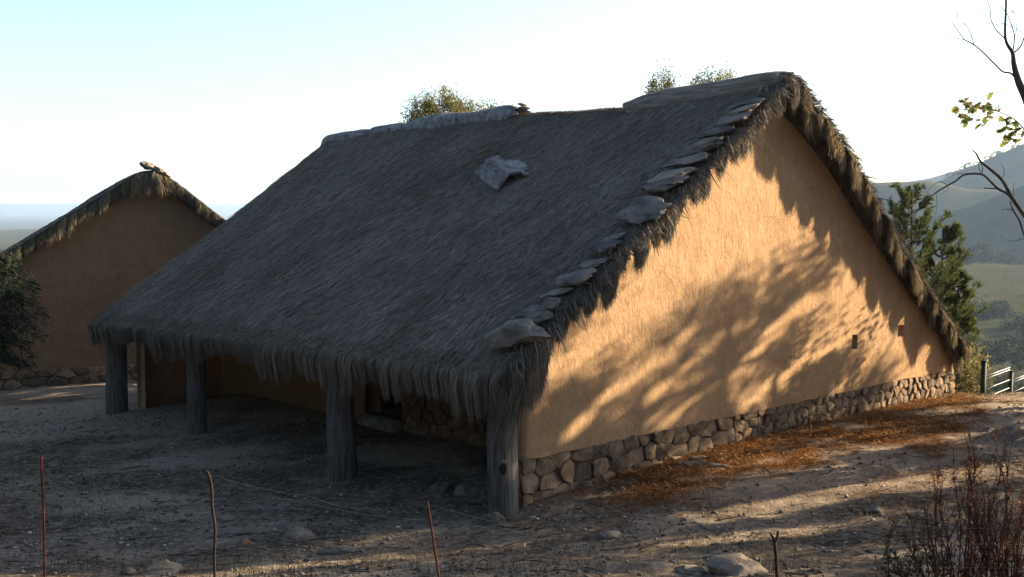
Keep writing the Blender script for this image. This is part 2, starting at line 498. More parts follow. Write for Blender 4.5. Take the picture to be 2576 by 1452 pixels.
# near ground sheet
xs = np.concatenate([np.arange(-46, -16, 1.0), np.arange(-16, 18, 0.11), np.arange(18, 47, 1.0)])
ys = np.concatenate([np.arange(-46, 5, 1.5), np.arange(5, 30, 0.10), np.arange(30, 47, 0.6)])
GX, GY = np.meshgrid(xs, ys, indexing='ij')
gr = np.hypot(GX, GY)
GZ = np.concatenate([near_z(GX[i:i+40], GY[i:i+40]) for i in range(0, len(xs), 40)])
lu = (GX - P0[0]) * UH[0] + (GY - P0[1]) * UH[1]; lv = (GX - P0[0]) * VH[0] + (GY - P0[1]) * VH[1]
# needle litter lies along the gable and bulges a little
litm = sstep(-.3, 1.6, lu) * (1 - sstep(12.6, 14.5, lu)) * (1 - sstep(0, 1.0, -lv + 0.9 * N2.fbm(lu * .9, lv * 1.8, 3) - .9 - 1.5 * np.exp(-((lu - 7.0) / 3.2) ** 2))) * (lv < 0.3)
litm = litm * sstep(-.35, 0.15, N4.fbm(lu * 1.1, lv * 1.6, 3) + 0.35 - (-lv) * .12)
litm = litm + .0; sand_cut = np.exp(-(((GX - 8.9) / 1.1) ** 2 + ((GY - 18.9) / .5) ** 2))
litm = np.clip(litm + 0.55 * sstep(.15, .5, N4.fbm(lu * .8 + 9, lv * 1.4, 3)) * (lv < 0) * (lv > -4) * sstep(2, 5, lu), 0, 1)
sand = sstep(.0, .5, N3.fbm(GX * .35 + 3, GY * .6, 3) + 0.75 * np.exp(-((lv + 2.3) / 1.1) ** 2) * sstep(-2, 1, lu)
             + 0.6 * np.exp(-((lu - 1.1) / 0.7) ** 2) * np.exp(-((lv - 4.0) / 2.0) ** 2) + 0.5 * np.exp(-(((GX + 11) / 2.4) ** 2 + ((GY - 25.5) / 2.0) ** 2)))
GZ = GZ + 0.05 * litm * (0.6 + 0.6 * N2.fbm(lu * 3, lv * 4, 3))
mound = 0.15 * np.exp(-(((GX - 8.9) / .9) ** 2 + ((GY - 18.9) / .35) ** 2)) + .10 * np.exp(-(((GX - 1.45) / .35) ** 2 + ((GY - 11.3) / .2) ** 2))
GZ = GZ + mound * (1 + .9 * N2.fbm(GX * 3.5, GY * 3.5, 4))
GZ = GZ - 0.6 * sstep(42, 46, gr)
nx, ny = GX.shape
gi = np.arange(nx * ny).reshape(nx, ny)
gq = np.stack([gi[:-1, :-1], gi[1:, :-1], gi[1:, 1:], gi[:-1, 1:]], -1).reshape(-1, 4)
gcol = np.stack([litm.ravel(), (sand * (1 - sand_cut)).ravel() * .8, np.zeros(nx * ny)], -1)
gme = mesh_np('ground', np.stack([GX, GY, GZ], -1).reshape(-1, 3), quads=gq, col=gcol, smooth=True)
tag(link('ground', gme, M['ground']), kind='structure')

# far terrain sheet
azs = np.concatenate([np.arange(-180, -30, 2.5), np.arange(-30, 30, 0.25), np.arange(30, 180.1, 2.5)])
rs = np.concatenate([np.linspace(34, 48, 6), np.exp(np.linspace(math.log(52), math.log(9000), 150))])
AZ, RG = np.meshgrid(azs, rs, indexing='ij')
FZ = far_z(AZ.ravel(), RG.ravel()).reshape(AZ.shape)
FX = np.sin(np.radians(AZ)) * RG; FY = np.cos(np.radians(AZ)) * RG
nearm = RG < 47.5
FZ[nearm] = near_z(FX[nearm], FY[nearm]) - 0.45 * (1 - sstep(40, 47, RG[nearm]))
n1_, n2_ = AZ.shape
fi = np.arange(n1_ * n2_).reshape(n1_, n2_)
fq = np.stack([fi[:-1, :-1], fi[:-1, 1:], fi[1:, 1:], fi[1:, :-1]], -1).reshape(-1, 4)
fme = mesh_np('hills', np.stack([FX, FY, FZ], -1).reshape(-1, 3), quads=fq[:, ::-1], smooth=True)
tag(link('hills', fme, M['hill']), kind='structure')

# ------------------------------------------------------------------ haze
hz = Geo(); hz.box((-9600, -9600, -80), (9600, 9600, 135))
hm, hnt, hout = newmat('haze')
pv = hnt.nodes.new('ShaderNodeVolumePrincipled')
pv.inputs['Color'].default_value = (0.48, 0.69, 1.0, 1)
pv.inputs['Density'].default_value = 0.00011
pv.inputs['Anisotropy'].default_value = 0.2
hnt.links.new(pv.outputs[0], hout.inputs['Volume'])
tag(link('haze', hz.mesh('haze'), hm), kind='stuff')

# ------------------------------------------------------------------ rocks and stones
def ico_dirs(sub):
    bm = bmesh.new(); bmesh.ops.create_icosphere(bm, subdivisions=sub, radius=1)
    V = np.array([v.co[:] for v in bm.verts]); T = np.array([[v.index for v in f.verts] for f in bm.faces]); bm.free()
    return V, T
ICO = {s: ico_dirs(s) for s in (1, 2, 3)}

def rock_mesh(name, size, seed, sub=3, planes=11, rough=0.05):
    r = np.random.default_rng(seed)
    D, T = ICO[sub]
    nrm = r.normal(size=(planes, 3)); nrm /= np.linalg.norm(nrm, axis=1)[:, None]
    h = r.uniform(0.62, 1.0, planes)
    q = D @ nrm.T
    rad = np.min(np.where(q > 0.05, h[None] / np.maximum(q, 0.05), 9), axis=1)
    rad = np.minimum(rad, 1.12)
    s = r.random(3) * 20
    rad = rad * (1 + rough * (N1.fbm(D[:, 0] * 3 + s[0], D[:, 1] * 3 + D[:, 2] * 2 + s[1], 3)) * 2 + rough * .5 * N2.fbm(D[:, 0] * 8 + s[1], D[:, 1] * 8 + D[:, 2] * 6 + s[2], 2))
    V = D * rad[:, None] * np.asarray(size) * 0.5
    me = mesh_np(name, V, tris=T, smooth=True)
    return me

def sharp(me, ang=0.6):
    try: me.set_sharp_from_angle(angle=ang)
    except Exception: pass
    return me

def place_rock(name, loc, size, seed, label, cat, mat, rot=(0, 0, 0), group=None, sub=3, planes=30):
    me = sharp(rock_mesh(name, size, seed, sub, planes, .11), .35)
    o = link(name, me, mat); o.location = loc; o.rotation_euler = rot
    tag(o, label, cat, group)
    return o

def voronoi_stones(w0, w1, z0, z1, sx, sz, seed):
    """irregular polygons packing a rectangle"""
    r = np.random.default_rng(seed)
    nxs = max(1, int((w1 - w0) / sx)); nzs = max(1, int(round((z1 - z0) / sz)))
    pts = []
    for j in range(nzs):
        for i in range(nxs):
            pts.append((w0 + (i + .5 + .5 * (j % 2) * .9 - .22 + r.uniform(-.36, .36)) * (w1 - w0) / nxs, z0 + (j + .5 + r.uniform(-.30, .30)) * (z1 - z0) / nzs))
    pts = np.array(pts)
    asp = sx / sz
    polys = []
    for i, p in enumerate(pts):
        poly = [np.array(q, float) for q in ((w0, z0), (w1, z0), (w1, z1), (w0, z1))]
        d = np.hypot(pts[:, 0] - p[0], (pts[:, 1] - p[1]) * asp)
        for k in np.argsort(d)[1:16]:
            q = pts[k]; mdp = (p + q) / 2; n = (q - p) * np.array([1, asp * asp]); new = []
            for a in range(len(poly)):
                A, B = poly[a], poly[(a + 1) % len(poly)]
                da, db = (A - mdp) @ n, (B - mdp) @ n
                if da <= 0: new.append(A)
                if da * db < 0: new.append(A + (B - A) * (da / (da - db)))
            poly = new
            if len(poly) < 3: break
        if len(poly) >= 3: polys.append(np.array(poly))
    return polys

def stone_from_poly(poly, gap, depth, r):
    """a rounded stone: back ring, side ring, inset front ring, front cap; axes (w, out, z)"""
    c = poly.mean(0)
    # resample the outline so that corners can be rounded
    P = []
    for a in range(len(poly)):
        A, B = poly[a], poly[(a + 1) % len(poly)]
        if np.linalg.norm(B - A) < 0.015: continue
        P += [A * .86 + B * .14, A * .5 + B * .5 + r.normal(0, .012, 2), A * .14 + B * .86]
    P = np.array(P)
    if len(P) < 5: return None
    ext = np.linalg.norm(P - c, axis=1)
    if ext.max() < 0.035: return None
    k1 = np.clip(1 - gap / ext, .3, 1)[:, None]
    n = len(P)
    ring = [c + (P - c) * k1 * s for s in (1.0, 0.985, 0.86)]
    dep = [-.05, depth * .72, depth]
    tilt = r.uniform(-.22, .22, 2)
    V = []
    for q, d in zip(ring, dep):
        jit = r.uniform(-.009, .009, n) + ((q - c) @ tilt if d > 0 else 0)
        V += [(p[0], -(d + j), p[1]) for p, j in zip(q, jit)]
    V.append((c[0], -(depth * 1.08), c[1]))
    F = []
    for b in range(2):
        for a in range(n):
            F.append((b * n + a, b * n + (a + 1) % n, (b + 1) * n + (a + 1) % n, (b + 1) * n + a))
    Tr = [(2 * n + a, 2 * n + (a + 1) % n, 3 * n) for a in range(n)]
    V = np.array(V)
    return V, np.array(F), np.array(Tr), c

def build_stones(polys, xf, parent, mat, gap, depth, seed):
    r = np.random.default_rng(seed); cnt = 0
    for p in polys:
        s = stone_from_poly(p, gap, depth * r.uniform(.7, 1.3), r)
        if s is None: continue
        V, F, Tr, c = s
        org = np.array([c[0], 0, c[1]])
        me = mesh_np('stone', V - org, tris=Tr, quads=F, smooth=True)
        sharp(me, .55)
        o = link('stone', me, mat, parent)
        o.matrix_local = xf @ Matrix.Translation(org.tolist())
        cnt += 1
    return cnt

# ------------------------------------------------------------------ main house
house = empty('thatched_house', P0.tolist(), ANG)
tag(house, 'big ochre earth-walled house with grey thatched roof sweeping low over a post porch', 'house')

RV0, RV1, RIDGE_U = -0.42, 14.15, 6.1
def ridge_h(v): return np.interp(v, [-.5, 1, 3.2, 5, 7, 9, 12, 14.4], [6.62, 6.52, 6.36, 6.38, 6.46, 6.42, 6.38, 6.26])
def eave_h(v): return np.interp(v, [-.5, 3, 6, 10, 14.4], [2.12, 2.02, 1.97, 1.86, 1.72])
def back_prof(u): return np.interp(u, [6.1, 7.9, 9.12, 10.96, 13.46, 14.0], [0, -1.17, -2.17, -3.58, -5.42, -5.82])
def roof_z(u, v):
    u = np.asarray(u, float); v = np.asarray(v, float)
    t = (u + .6) / 6.7
    f = eave_h(v) + (ridge_h(v) - eave_h(v)) * (t - 0.015 * np.sin(t * math.pi)) - np.where(t < .07, (0.07 - t) * 1.0, 0)
    b = ridge_h(v) + back_prof(u) * (ridge_h(v) - 1.0) / 5.6
    z = np.where(u < RIDGE_U, f, b)
    z = z - 0.05 * np.exp(-((u - RIDGE_U) / .15) ** 2)
    return z + 0.035 * N1.fbm(u * .9, v * .9, 3) + .012 * N2.fbm(u * 2.2, v * 5, 2)

TH = 0.50
def thick_at(u): return np.where(np.asarray(u) < RIDGE_U, .50, .50 - .18 * sstep(RIDGE_U, RIDGE_U + 1.0, u))
def edge_in(u, v): return .22 * sstep(7, 12.5, u) * (1 - sstep(RV0, .7, v))
# thatch core: closed slab
ru = np.concatenate([np.linspace(-.62, RIDGE_U, 46), np.linspace(RIDGE_U, 13.62, 40)[1:]])
rv = np.linspace(RV0, RV1, 100)
RU, RVV = np.meshgrid(ru, rv, indexing='ij')
top = np.stack([RU, RVV, roof_z(RU, RVV)], -1)
bot = top.copy(); bot[..., 2] -= .14 + (thick_at(RU) - .14) * sstep(RV0, .12, RVV) * (1 - sstep(RV1 - .5, RV1, RVV))
bot[:, 0, 1] += .06; bot[:, -1, 1] -= .06
bot[0, :, 0] += .25; bot[-1, :, 0] -= .2
top[..., 1] += edge_in(RU, RVV); bot[..., 1] += edge_in(RU, RVV)
a_, b_ = RU.shape
ti = np.arange(a_ * b_).reshape(a_, b_); bi = ti + a_ * b_
def gridq(i): return np.stack([i[:-1, :-1], i[1:, :-1], i[1:, 1:], i[:-1, 1:]], -1).reshape(-1, 4)
Qs = [gridq(ti), gridq(bi)[:, ::-1]]
for e in ((ti[:, 0], bi[:, 0]), (bi[:, -1], ti[:, -1]), (bi[0, :], ti[0, :]), (ti[-1, :], bi[-1, :])):
    Qs.append(np.stack([e[0][:-1], e[1][:-1], e[1][1:], e[0][1:]], -1))
rme = mesh_np('thatch_roof', np.concatenate([top.reshape(-1, 3), bot.reshape(-1, 3)]), quads=np.concatenate(Qs), smooth=True)
roof = link('thatch_roof', rme, M['thatchbase'], house)

def thatch_cols(N, rng, base=(0.180, 0.156, 0.127), warm=(0.25, 0.21, 0.15), pw=.12, lo=.45):
    k = np.exp(rng.normal(0, .29, N))
    c = np.array(base)[None] * k[:, None]
    w = rng.random(N) < pw
    c[w] = np.array(warm)[None] * k[w][:, None]
    return np.clip(c, .02, .5)

def slope_strands(N, u0, u1, v0, v1, rng, sign=-1, zf=roof_z, wid=(.006, .012), length=(.14, .36)):
    u = rng.uniform(u0, u1, N); v = rng.uniform(v0, v1, N)
    L = rng.uniform(*length, N)
    tuft = N3.fbm(u * 3.1, v * 6.5, 2)
    swirl = 0.30 * N2.fbm(u * .8, v * .8, 3) + .30 * N4.fbm(u * 2.6, v * 4, 2) + rng.normal(0, .22, N)
    K = 3
    P = np.zeros((N, K, 3))
    lift = np.stack([np.full(N, -.015), .010 + .022 * np.clip(tuft, 0, 1), .010 + .036 * np.clip(tuft + .15, 0, 1) + rng.uniform(0, .016, N)], 1)
    for k in range(K):
        s = L * k / (K - 1)
        uu = u + sign * s * .83; vv = v + s * swirl
        P[:, k, 0] = uu; P[:, k, 1] = np.clip(vv, v0 - .05, v1 + .05)
        P[:, k, 2] = zf(np.clip(uu, u0 - .15, u1 + .15), vv) + lift[:, k]
    if zf is roof_z: P[..., 1] += edge_in(u, v)[:, None]
    side = np.tile(np.array([0, 1., 0]), (N, 1)) + rng.normal(0, .35, (N, 3)); side /= np.linalg.norm(side, axis=1)[:, None]
    w = rng.uniform(*wid, N)
    W = np.stack([w * .8, w, w * .35], 1)
    col = thatch_cols(N, rng) * (1 + .28 * N1.fbm(u * .8, v * .8, 4))[:, None] * (1 + .25 * tuft)[:, None]
    return strands(P, side, W, np.clip(col, .02, .5))

g = Geo()
V, Q, C = slope_strands(230000, -.55, RIDGE_U + .05, RV0, RV1, RNG); g.add(V, Q=Q, C=C)
V, Q, C = slope_strands(16000, RIDGE_U, 13.58, RV0, RV1, RNG, sign=1, wid=(.02, .04)); g.add(V, Q=Q, C=C)
V, Q, C = slope_strands(9000, RIDGE_U, 13.58, RV0, RV0 + .8, RNG, sign=1); g.add(V, Q=Q, C=C)
# loose strands standing off along the ridge
N = 5000
v = RNG.uniform(RV0, RV1, N); u = RIDGE_U + RNG.normal(0, .12, N); L = RNG.uniform(.08, .22, N)
P = np.zeros((N, 3, 3)); dv = RNG.normal(0, 1, N); du = RNG.normal(0, 1, N)
for k in range(3):
    s = L * k / 2
    P[:, k] = np.stack([u + du * s * .8, v + dv * s * .8, roof_z(u, v) - .02 + s * .35], -1)
V, Q, C = strands(P, np.tile([0, 1., 0.], (N, 1)), np.tile([.012, .01, .003], (N, 1)), thatch_cols(N, RNG)); g.add(V, Q=Q, C=C)
N = 9000
u = RNG.uniform(-.6, 13.5, N); v = RV0 + np.abs(RNG.normal(0, .16, N)) - .05; L = RNG.uniform(.12, .34, N)
tf = N4.fbm(u * 2.3, v * 2, 2) * np.where(u < 6.1, .5, .35)
P = np.zeros((N, 4, 3)); sg = np.where(u < RIDGE_U, -1, 1); dv = RNG.normal(-.75, .55, N); du = sg * RNG.uniform(.1, .8, N)
for k in range(4):
    s = L * np.where(u < RIDGE_U, 1, .55) * k / 3
    P[:, k] = np.stack([u + du * s, v + dv * s, roof_z(u, v) + .02 + .07 * np.clip(tf, -.2, 1) + s * (.30 * tf + RNG.normal(.1, .2, N)) - 2.2 * s * s * np.clip(-dv, 0, 1.5)], -1)
P[..., 1] += edge_in(u, v)[:, None]
V, Q, C = strands(P, RNG.normal(0, .6, (N, 3)) + [0, .6, 0], np.tile([.012, .013, .010, .004], (N, 1)), thatch_cols(N, RNG) * (.8 + .5 * tf)[:, None].clip(.4, 1.5)); g.add(V, Q=Q, C=C)
tag(link('thatch_strands', g.mesh('thatch_strands'), M['strand'], roof), kind='stuff')

def clumps(x, spacing, rng_seed, n=400):
    """for positions x: clump centre, clump length factor"""
    r = np.random.default_rng(rng_seed)
    c = np.cumsum(r.uniform(.55, 1.45, n) * spacing); c = c - c[0] - 1.0
    f = r.uniform(.55, 1.15, n); o = r.normal(0, 1, n)
    i = np.clip(np.searchsorted(c, x), 1, n - 1)
    i = np.where(np.abs(c[i] - x) < np.abs(c[i - 1] - x), i, i - 1)
    return c[i], f[i], o[i]

# eave fringe
def eave_fringe(N, v0, v1, rng, seed, len0=.56):
    v = rng.uniform(v0, v1, N)
    cc, cf, co = clumps(v, .21, seed)
    dep = rng.random(N)
    L = len0 * (.38 + .72 * cf) * rng.uniform(.6, 1.1, N) * (1 + .38 * N1.fbm(v * .7, v * 0 + 3, 3)) * (.75 + .25 * dep)
    u0 = -.35 - .27 * dep
    z0 = roof_z(u0, v) - .01 - .22 * (1 - dep) * rng.random(N)
    t = np.array([0, .25, .5, .75, 1.0])
    P = np.zeros((N, 5, 3))
    pull = .55 * np.clip(rng.normal(1, .3, N), 0, 1.3)
    for k, s in enumerate(t):
        out = (.16 + .09 * dep + .05 * cf) * (1 - (1 - min(s * 2.2, 1)) ** 2) - .06 * max(0, s - .45) * 2
        P[:, k, 0] = u0 - out + co * .025 * s
        P[:, k, 1] = v + (cc - v) * pull * s ** 1.3 + .05 * co * s + rng.normal(0, .006, N) * (1 + 2 * s)
        P[:, k, 2] = z0 - L * (s ** 1.35) - .02 * s
    w = rng.uniform(.006, .013, N)
    W = w[:, None] * np.array([1, 1, .95, .8, .3])[None]
    side = np.tile(np.array([0., 1., 0]), (N, 1)) + rng.normal(0, .3, (N, 3)); side /= np.linalg.norm(side, axis=1)[:, None]
    col = thatch_cols(N, rng, (.135, .117, .095), (.21, .17, .11), .15) * (.75 + .35 * cf + .2 * co * .3)[:, None]
    return strands(P, side, W, np.clip(col, .02, .5))
g = Geo()
V, Q, C = eave_fringe(52000, RV0 - .02, RV1, RNG, 5); g.add(V, Q=Q, C=C)
tag(link('eave_fringe', g.mesh('eave_fringe'), M['strand'], roof), kind='stuff')

def rake_fringe(N, u0, u1, vface, rng, seed, len0, zf, sgn=-1, base=(.085, .076, .062), warm=(.17, .13, .075), pw=.2, thick=TH):
    u = u0 + (u1 - u0) * rng.random(N)
    cc, cf, co = clumps(u, .27, seed)
    dep = rng.random(N)
    L = len0 * (.3 + 1.1 * (cf - .45)) * rng.uniform(.5, 1.2, N)
    z0 = zf(u, np.full(N, vface)) - .015 - (thick - .1) * dep * rng.random(N)
    t = np.array([0, .3, .65, 1.0])
    P = np.zeros((N, 4, 3))
    curl = rng.normal(0, .05, N)
    slip = np.where(u < RIDGE_U, -1, 1) * rng.uniform(.0, .35, N)
    for k, s in enumerate(t):
        P[:, k, 0] = u + (cc - u) * .6 * s + slip * L * s + curl * s * s
        P[:, k, 1] = vface - sgn * .10 + sgn * ((.10 + .11 * rng.random(N) + .08 * co) * (1 - (1 - min(1, s * 1.8)) ** 2)) + rng.normal(0, .008, N)
        P[:, k, 2] = z0 - L * s ** 1.25 + .02 * (s > 0) * (s < .5)
    if zf is roof_z and sgn < 0: P[..., 1] += edge_in(u, u * 0 + RV0)[:, None]
    w = rng.uniform(.006, .014, N)
    W = w[:, None] * np.array([1, 1, .85, .3])[None]
    side = np.tile(np.array([1., 0., 0]), (N, 1)) + rng.normal(0, .4, (N, 3)); side /= np.linalg.norm(side, axis=1)[:, None]
    col = thatch_cols(N, rng, base, warm, pw) * (.7 + .4 * cf)[:, None]
    return strands(P, side, W, np.clip(col, .02, .5))
g = Geo()
V, Q, C = rake_fringe(26000, -.6, RIDGE_U, RV0, RNG, 21, .40, roof_z, thick=.34); g.add(V, Q=Q, C=C)
V, Q, C = rake_fringe(26000, RIDGE_U, 13.62, RV0, RNG, 22, .42, roof_z, thick=.36, base=(.12, .095, .058), warm=(.20, .15, .08), pw=.35); g.add(V, Q=Q, C=C)
V, Q, C = rake_fringe(5000, -.75, .1, RV0, RNG, 23, .95, roof_z); g.add(V, Q=Q, C=C)
V, Q, C = rake_fringe(1800, 12.9, 13.62, RV0 + .1, RNG, 25, .36, roof_z, base=(.12, .095, .058)); g.add(V, Q=Q, C=C)
V, Q, C = rake_fringe(9000, -.6, 13.95, RV1, RNG, 24, .6, roof_z, sgn=1); g.add(V, Q=Q, C=C)
N = 16000
u = RNG.uniform(RIDGE_U - .3, 13.55, N); v = RNG.uniform(RV0, -.04, N)
cc, cf, co = clumps(u, .30, 26)
L = RNG.uniform(.05, .30, N) * (.3 + .9 * (cf - .4)); z0 = roof_z(u, v) - .14 - (thick_at(u) - .14) * sstep(RV0, .12, v) + .06
P = np.stack([np.stack([u + (cc - u) * .4 * t_ + .25 * L * t_, v - .05 * t_ + .03 * co * t_, z0 - L * t_], -1) for t_ in (0, .5, 1.0)], 1)
P[..., 1] = np.minimum(P[..., 1] + edge_in(u, v)[:, None], -.02)
V, Q, C = strands(P, RNG.normal(0, .4, (N, 3)) + [1., 0, 0], np.tile([.014, .012, .004], (N, 1)), thatch_cols(N, RNG, (.13, .105, .065), (.20, .15, .08), .3)); g.add(V, Q=Q, C=C)
tag(link('gable_fringe', g.mesh('gable_fringe'), M['strand'], roof), kind='stuff')

# gable wall: plaster skin with rounded front corner and two vent holes
HOLES = [(9.19, 1.55, .20, .30), (11.09, 1.64, .20, .24)]
def wall_top(u): return roof_z(np.asarray(u, float), np.full(np.shape(u), 0.1)) - thick_at(u) + .05
cols = [(0.0, .50), (0.0, .36), (0.0, .22)]
for k in range(7):
    a = math.pi / 2 * k / 6
    cols.append((.20 - .20 * math.cos(a), .20 - .20 * math.sin(a)))
us = np.unique(np.round(np.concatenate([np.arange(.32, 13.45, .12)] + [[c - w / 2, c, c + w / 2] for c, _, w, _ in HOLES]), 4))
keep = [us[0]]
for x in us[1:]:
    if x - keep[-1] > .03 or any(abs(x - (c + s * w / 2)) < 1e-3 for c, _, w, _ in HOLES for s in (-1, 1)): keep.append(x)
cols += [(x, 0.0) for x in keep]
for k in range(7):
    a = math.pi / 2 * k / 6
    cols.append((13.45 + .20 * math.sin(a), .20 - .20 * math.cos(a)))
cols += [(13.65, .36), (13.65, .5)]
cols = np.array(cols)
zr = np.unique(np.round(np.concatenate([np.arange(.56, 6.0, .1)] + [[c - h / 2, c + h / 2] for _, c, _, h in HOLES]), 4))
tz = wall_top(np.clip(cols[:, 0], .02, 13.6))
CU = np.repeat(cols[:, :1], len(zr), 1); CV = np.repeat(cols[:, 1:], len(zr), 1)
CZ = np.minimum(zr[None, :], tz[:, None])
wob = .016 * N1.fbm(CU * 1.1, CZ * 1.1, 3) + .008 * N2.fbm(CU * 4, CZ * 4, 2)
CZ[:, 0] += .035 * N4.fbm(cols[:, 0] * 3.1, cols[:, 0] * 0 + .5, 3)
CVd = CV + wob * (CU > .1)
ci = np.arange(CU.size).reshape(CU.shape)
q = np.stack([ci[:-1, :-1], ci[1:, :-1], ci[1:, 1:], ci[:-1, 1:]], -1).reshape(-1, 4)
Vw = np.stack([CU, CVd, CZ], -1).reshape(-1, 3)
ok = (Vw[q[:, 2], 2] - Vw[q[:, 1], 2] > 1e-4) | (Vw[q[:, 3], 2] - Vw[q[:, 0], 2] > 1e-4)
cen = Vw[q].mean(1)
for hu, hzc, w, h in HOLES:
    ok &= ~((abs(cen[:, 0] - hu) < w / 2) & (abs(cen[:, 2] - hzc) < h / 2) & (cen[:, 1] < .1))
gw = Geo(); gw.add(Vw, Q=q[ok])
gable = link('gable_wall', gw.mesh('gable_wall', smooth=True), M['plaster'], house)
for hu, hzc, w, h in HOLES:
    g = Geo(); x0, x1, z0, z1 = hu - w / 2, hu + w / 2, hzc - h / 2, hzc + h / 2
    o_ = .028; f0, f1 = -.004, .42
    V = [(x0,f0,z0),(x1,f0,z0),(x1,f0,z1),(x0,f0,z1),(x0,f1,z0),(x1,f1,z0),(x1,f1,z1),(x0,f1,z1)]
    g.add(V, Q=[(0,1,5,4),(1,2,6,5),(2,3,7,6),(3,0,4,7),(4,5,6,7)])
    link('vent_hole', g.mesh('vent_hole'), M['plaster'], gable)

# stone footing under the gable
fg = Geo(); fg.box((.07, .05, -1.0), (13.58, .5, .60)); 
foot = link('stone_footing', fg.mesh('stone_footing'), M['mortar'], house)
polys = voronoi_stones(0.02, 5.2, -.22, .60, .37, .25, 3)
build_stones(polys, Matrix.Translation((0, .05, 0)), foot, M['wallstone'], .006, .040, 31)
polys = voronoi_stones(5.2, 13.63, -.14, .60, .235, .185, 4)
build_stones(polys, Matrix.Translation((0, .05, 0)), foot, M['wallstone'], .005, .036, 32)
polys = voronoi_stones(0, .5, -.35, .58, .26, .17, 5)
build_stones(polys, Matrix.Translation((.07, .52, 0)) @ Matrix.Rotation(-math.pi / 2, 4, 'Z'), foot, M['wallstone'], .014, .06, 33)

# other walls (plaster) and the porch wall with its doorway
def solid_wall(name, u0, u1, v0, v1, z0, ztop, mat, parent, n=24):
    """upright wall whose top follows ztop(u, v)"""
    g = Geo()
    along_u = (u1 - u0) > (v1 - v0)
    t = np.linspace(0, 1, n)
    if along_u: a = np.stack([u0 + (u1 - u0) * t, np.full(n, v0)], 1); b = np.stack([u0 + (u1 - u0) * t, np.full(n, v1)], 1)
    else: a = np.stack([np.full(n, u1), v0 + (v1 - v0) * t], 1); b = np.stack([np.full(n, u0), v0 + (v1 - v0) * t], 1)
    za, zb = ztop(a[:, 0], a[:, 1]), ztop(b[:, 0], b[:, 1])
    rows = np.stack([np.concatenate([a, np.full((n, 1), z0)], 1), np.concatenate([a, za[:, None]], 1), np.concatenate([b, zb[:, None]], 1), np.concatenate([b, np.full((n, 1), z0)], 1)], 0)
    i = np.arange(4 * n).reshape(4, n)
    Q = [gridq(i)]
    Q.append(np.stack([i[3, :-1], i[0, :-1], i[0, 1:], i[3, 1:]], -1))
    Q.append([[i[0, 0], i[1, 0], i[2, 0], i[3, 0]], [i[3, -1], i[2, -1], i[1, -1], i[0, -1]]])
    g.add(rows.reshape(-1, 3), Q=np.concatenate(Q))
    return link(name, g.mesh(name), mat, parent)
wt = lambda u, v: roof_z(u, v) - thick_at(u) + .02
solid_wall('far_gable_wall', 0.25, 13.6, 13.55, 14.02, -1.3, wt, M['plaster'], house)
solid_wall('back_wall', 13.15, 13.6, 0.5, 13.55, -1.3, wt, M['plaster'], house)
solid_wall('inner_wall', 12.0, 13.1, 6.5, 6.8, -.8, wt, M['plaster'], house)
PWU = 2.2
solid_wall('porch_wall', PWU + .05, PWU + .42, .5, 5.95, -.9, wt, M['mortar'], house)
pw2 = solid_wall('porch_wall', PWU + .02, PWU + .42, 7.2, 13.55, -.9, wt, M['plaster'], house)
solid_wall('door_lintel', PWU + .03, PWU + .40, 5.95, 7.2, 1.45, wt, M['wood'], house)
pst = bpy.data.objects['porch_wall']
polys = voronoi_stones(.55, 5.9, -.35, 1.55, .36, .24, 8)
build_stones(polys, Matrix.Translation((PWU + .05, 6.45, 0)) @ Matrix.Rotation(-math.pi / 2, 4, 'Z'), pst, M['wallstone'], .012, .035, 34)
g = Geo(); g.box((PWU - .16, 5.92, -.5), (PWU + .30, 7.22, -.03))
th = link('door_sill', g.mesh('door_sill'), M['slate'], house)
g = Geo(); g.box((PWU + .42, 5.0, -.5), (13.1, 9.0, -.06))
link('floor', g.mesh('floor'), M['mortar'], house)
# porch beam on the posts
g = Geo(); g.tube([(-.2, v, roof_z(-.2, v) - TH - .02) for v in np.linspace(-.1, 14.2, 12)], .09, 8)
link('porch_beam', g.mesh('porch_beam', True), M['wood'], house)

# porch posts: gnarled trunks
def post_mesh(base, top, r0, r1, seed, lean=(0, 0), swell=None):
    r = np.random.default_rng(seed); n, s = 30, 40
    t = np.linspace(0, 1, n); th = np.arange(s) * 2 * math.pi / s
    T, A = np.meshgrid(t, th, indexing='ij')
    R = r0 + (r1 - r0) * T
    R = R * (1 + .06 * N1.fbm(np.cos(A) * 1.2 + seed, np.sin(A) * 1.2 + T * 1.2, 2) + .05 * np.sin(A * 2 + seed + T * 2))
    R = R + .012 * N2.fbm(A * 3.5 + seed * 3, T * 1.5, 3)
    cr = np.zeros_like(R)
    for _ in range(10):
        a0 = r.uniform(0, 6.28); t0 = r.uniform(0, .7); t1 = t0 + r.uniform(.2, .6)
        cr += .032 * np.exp(-(np.angle(np.exp(1j * (A - a0 - .1 * np.sin(T * 9)))) / .07) ** 2) * sstep(t0, t0 + .06, T) * (1 - sstep(t1 - .06, t1, T))
    R = R - cr
    if swell is not None:
        a0, t0, amt = swell
        R = R + amt * np.exp(-(np.angle(np.exp(1j * (A - a0))) / .55) ** 2 - ((T - t0) / .09) ** 2)
    Z = base + (top - base) * T
    X = R * np.cos(A) + lean[0] * T + .02 * np.sin(T * 4 + seed); Y = R * np.sin(A) + lean[1] * T
    V = np.stack([X, Y, Z], -1).reshape(-1, 3)
    i = np.arange(n * s).reshape(n, s); j = np.roll(i, -1, 1)
    Q = np.stack([i[:-1], j[:-1], j[1:], i[1:]], -1).reshape(-1, 4)
    return mesh_np('post', V, quads=Q, smooth=True)
camdir = math.atan2(*( (CAM - P0)[:2] @ np.array([[UH[0], VH[0]], [UH[1], VH[1]]]) )[::-1])
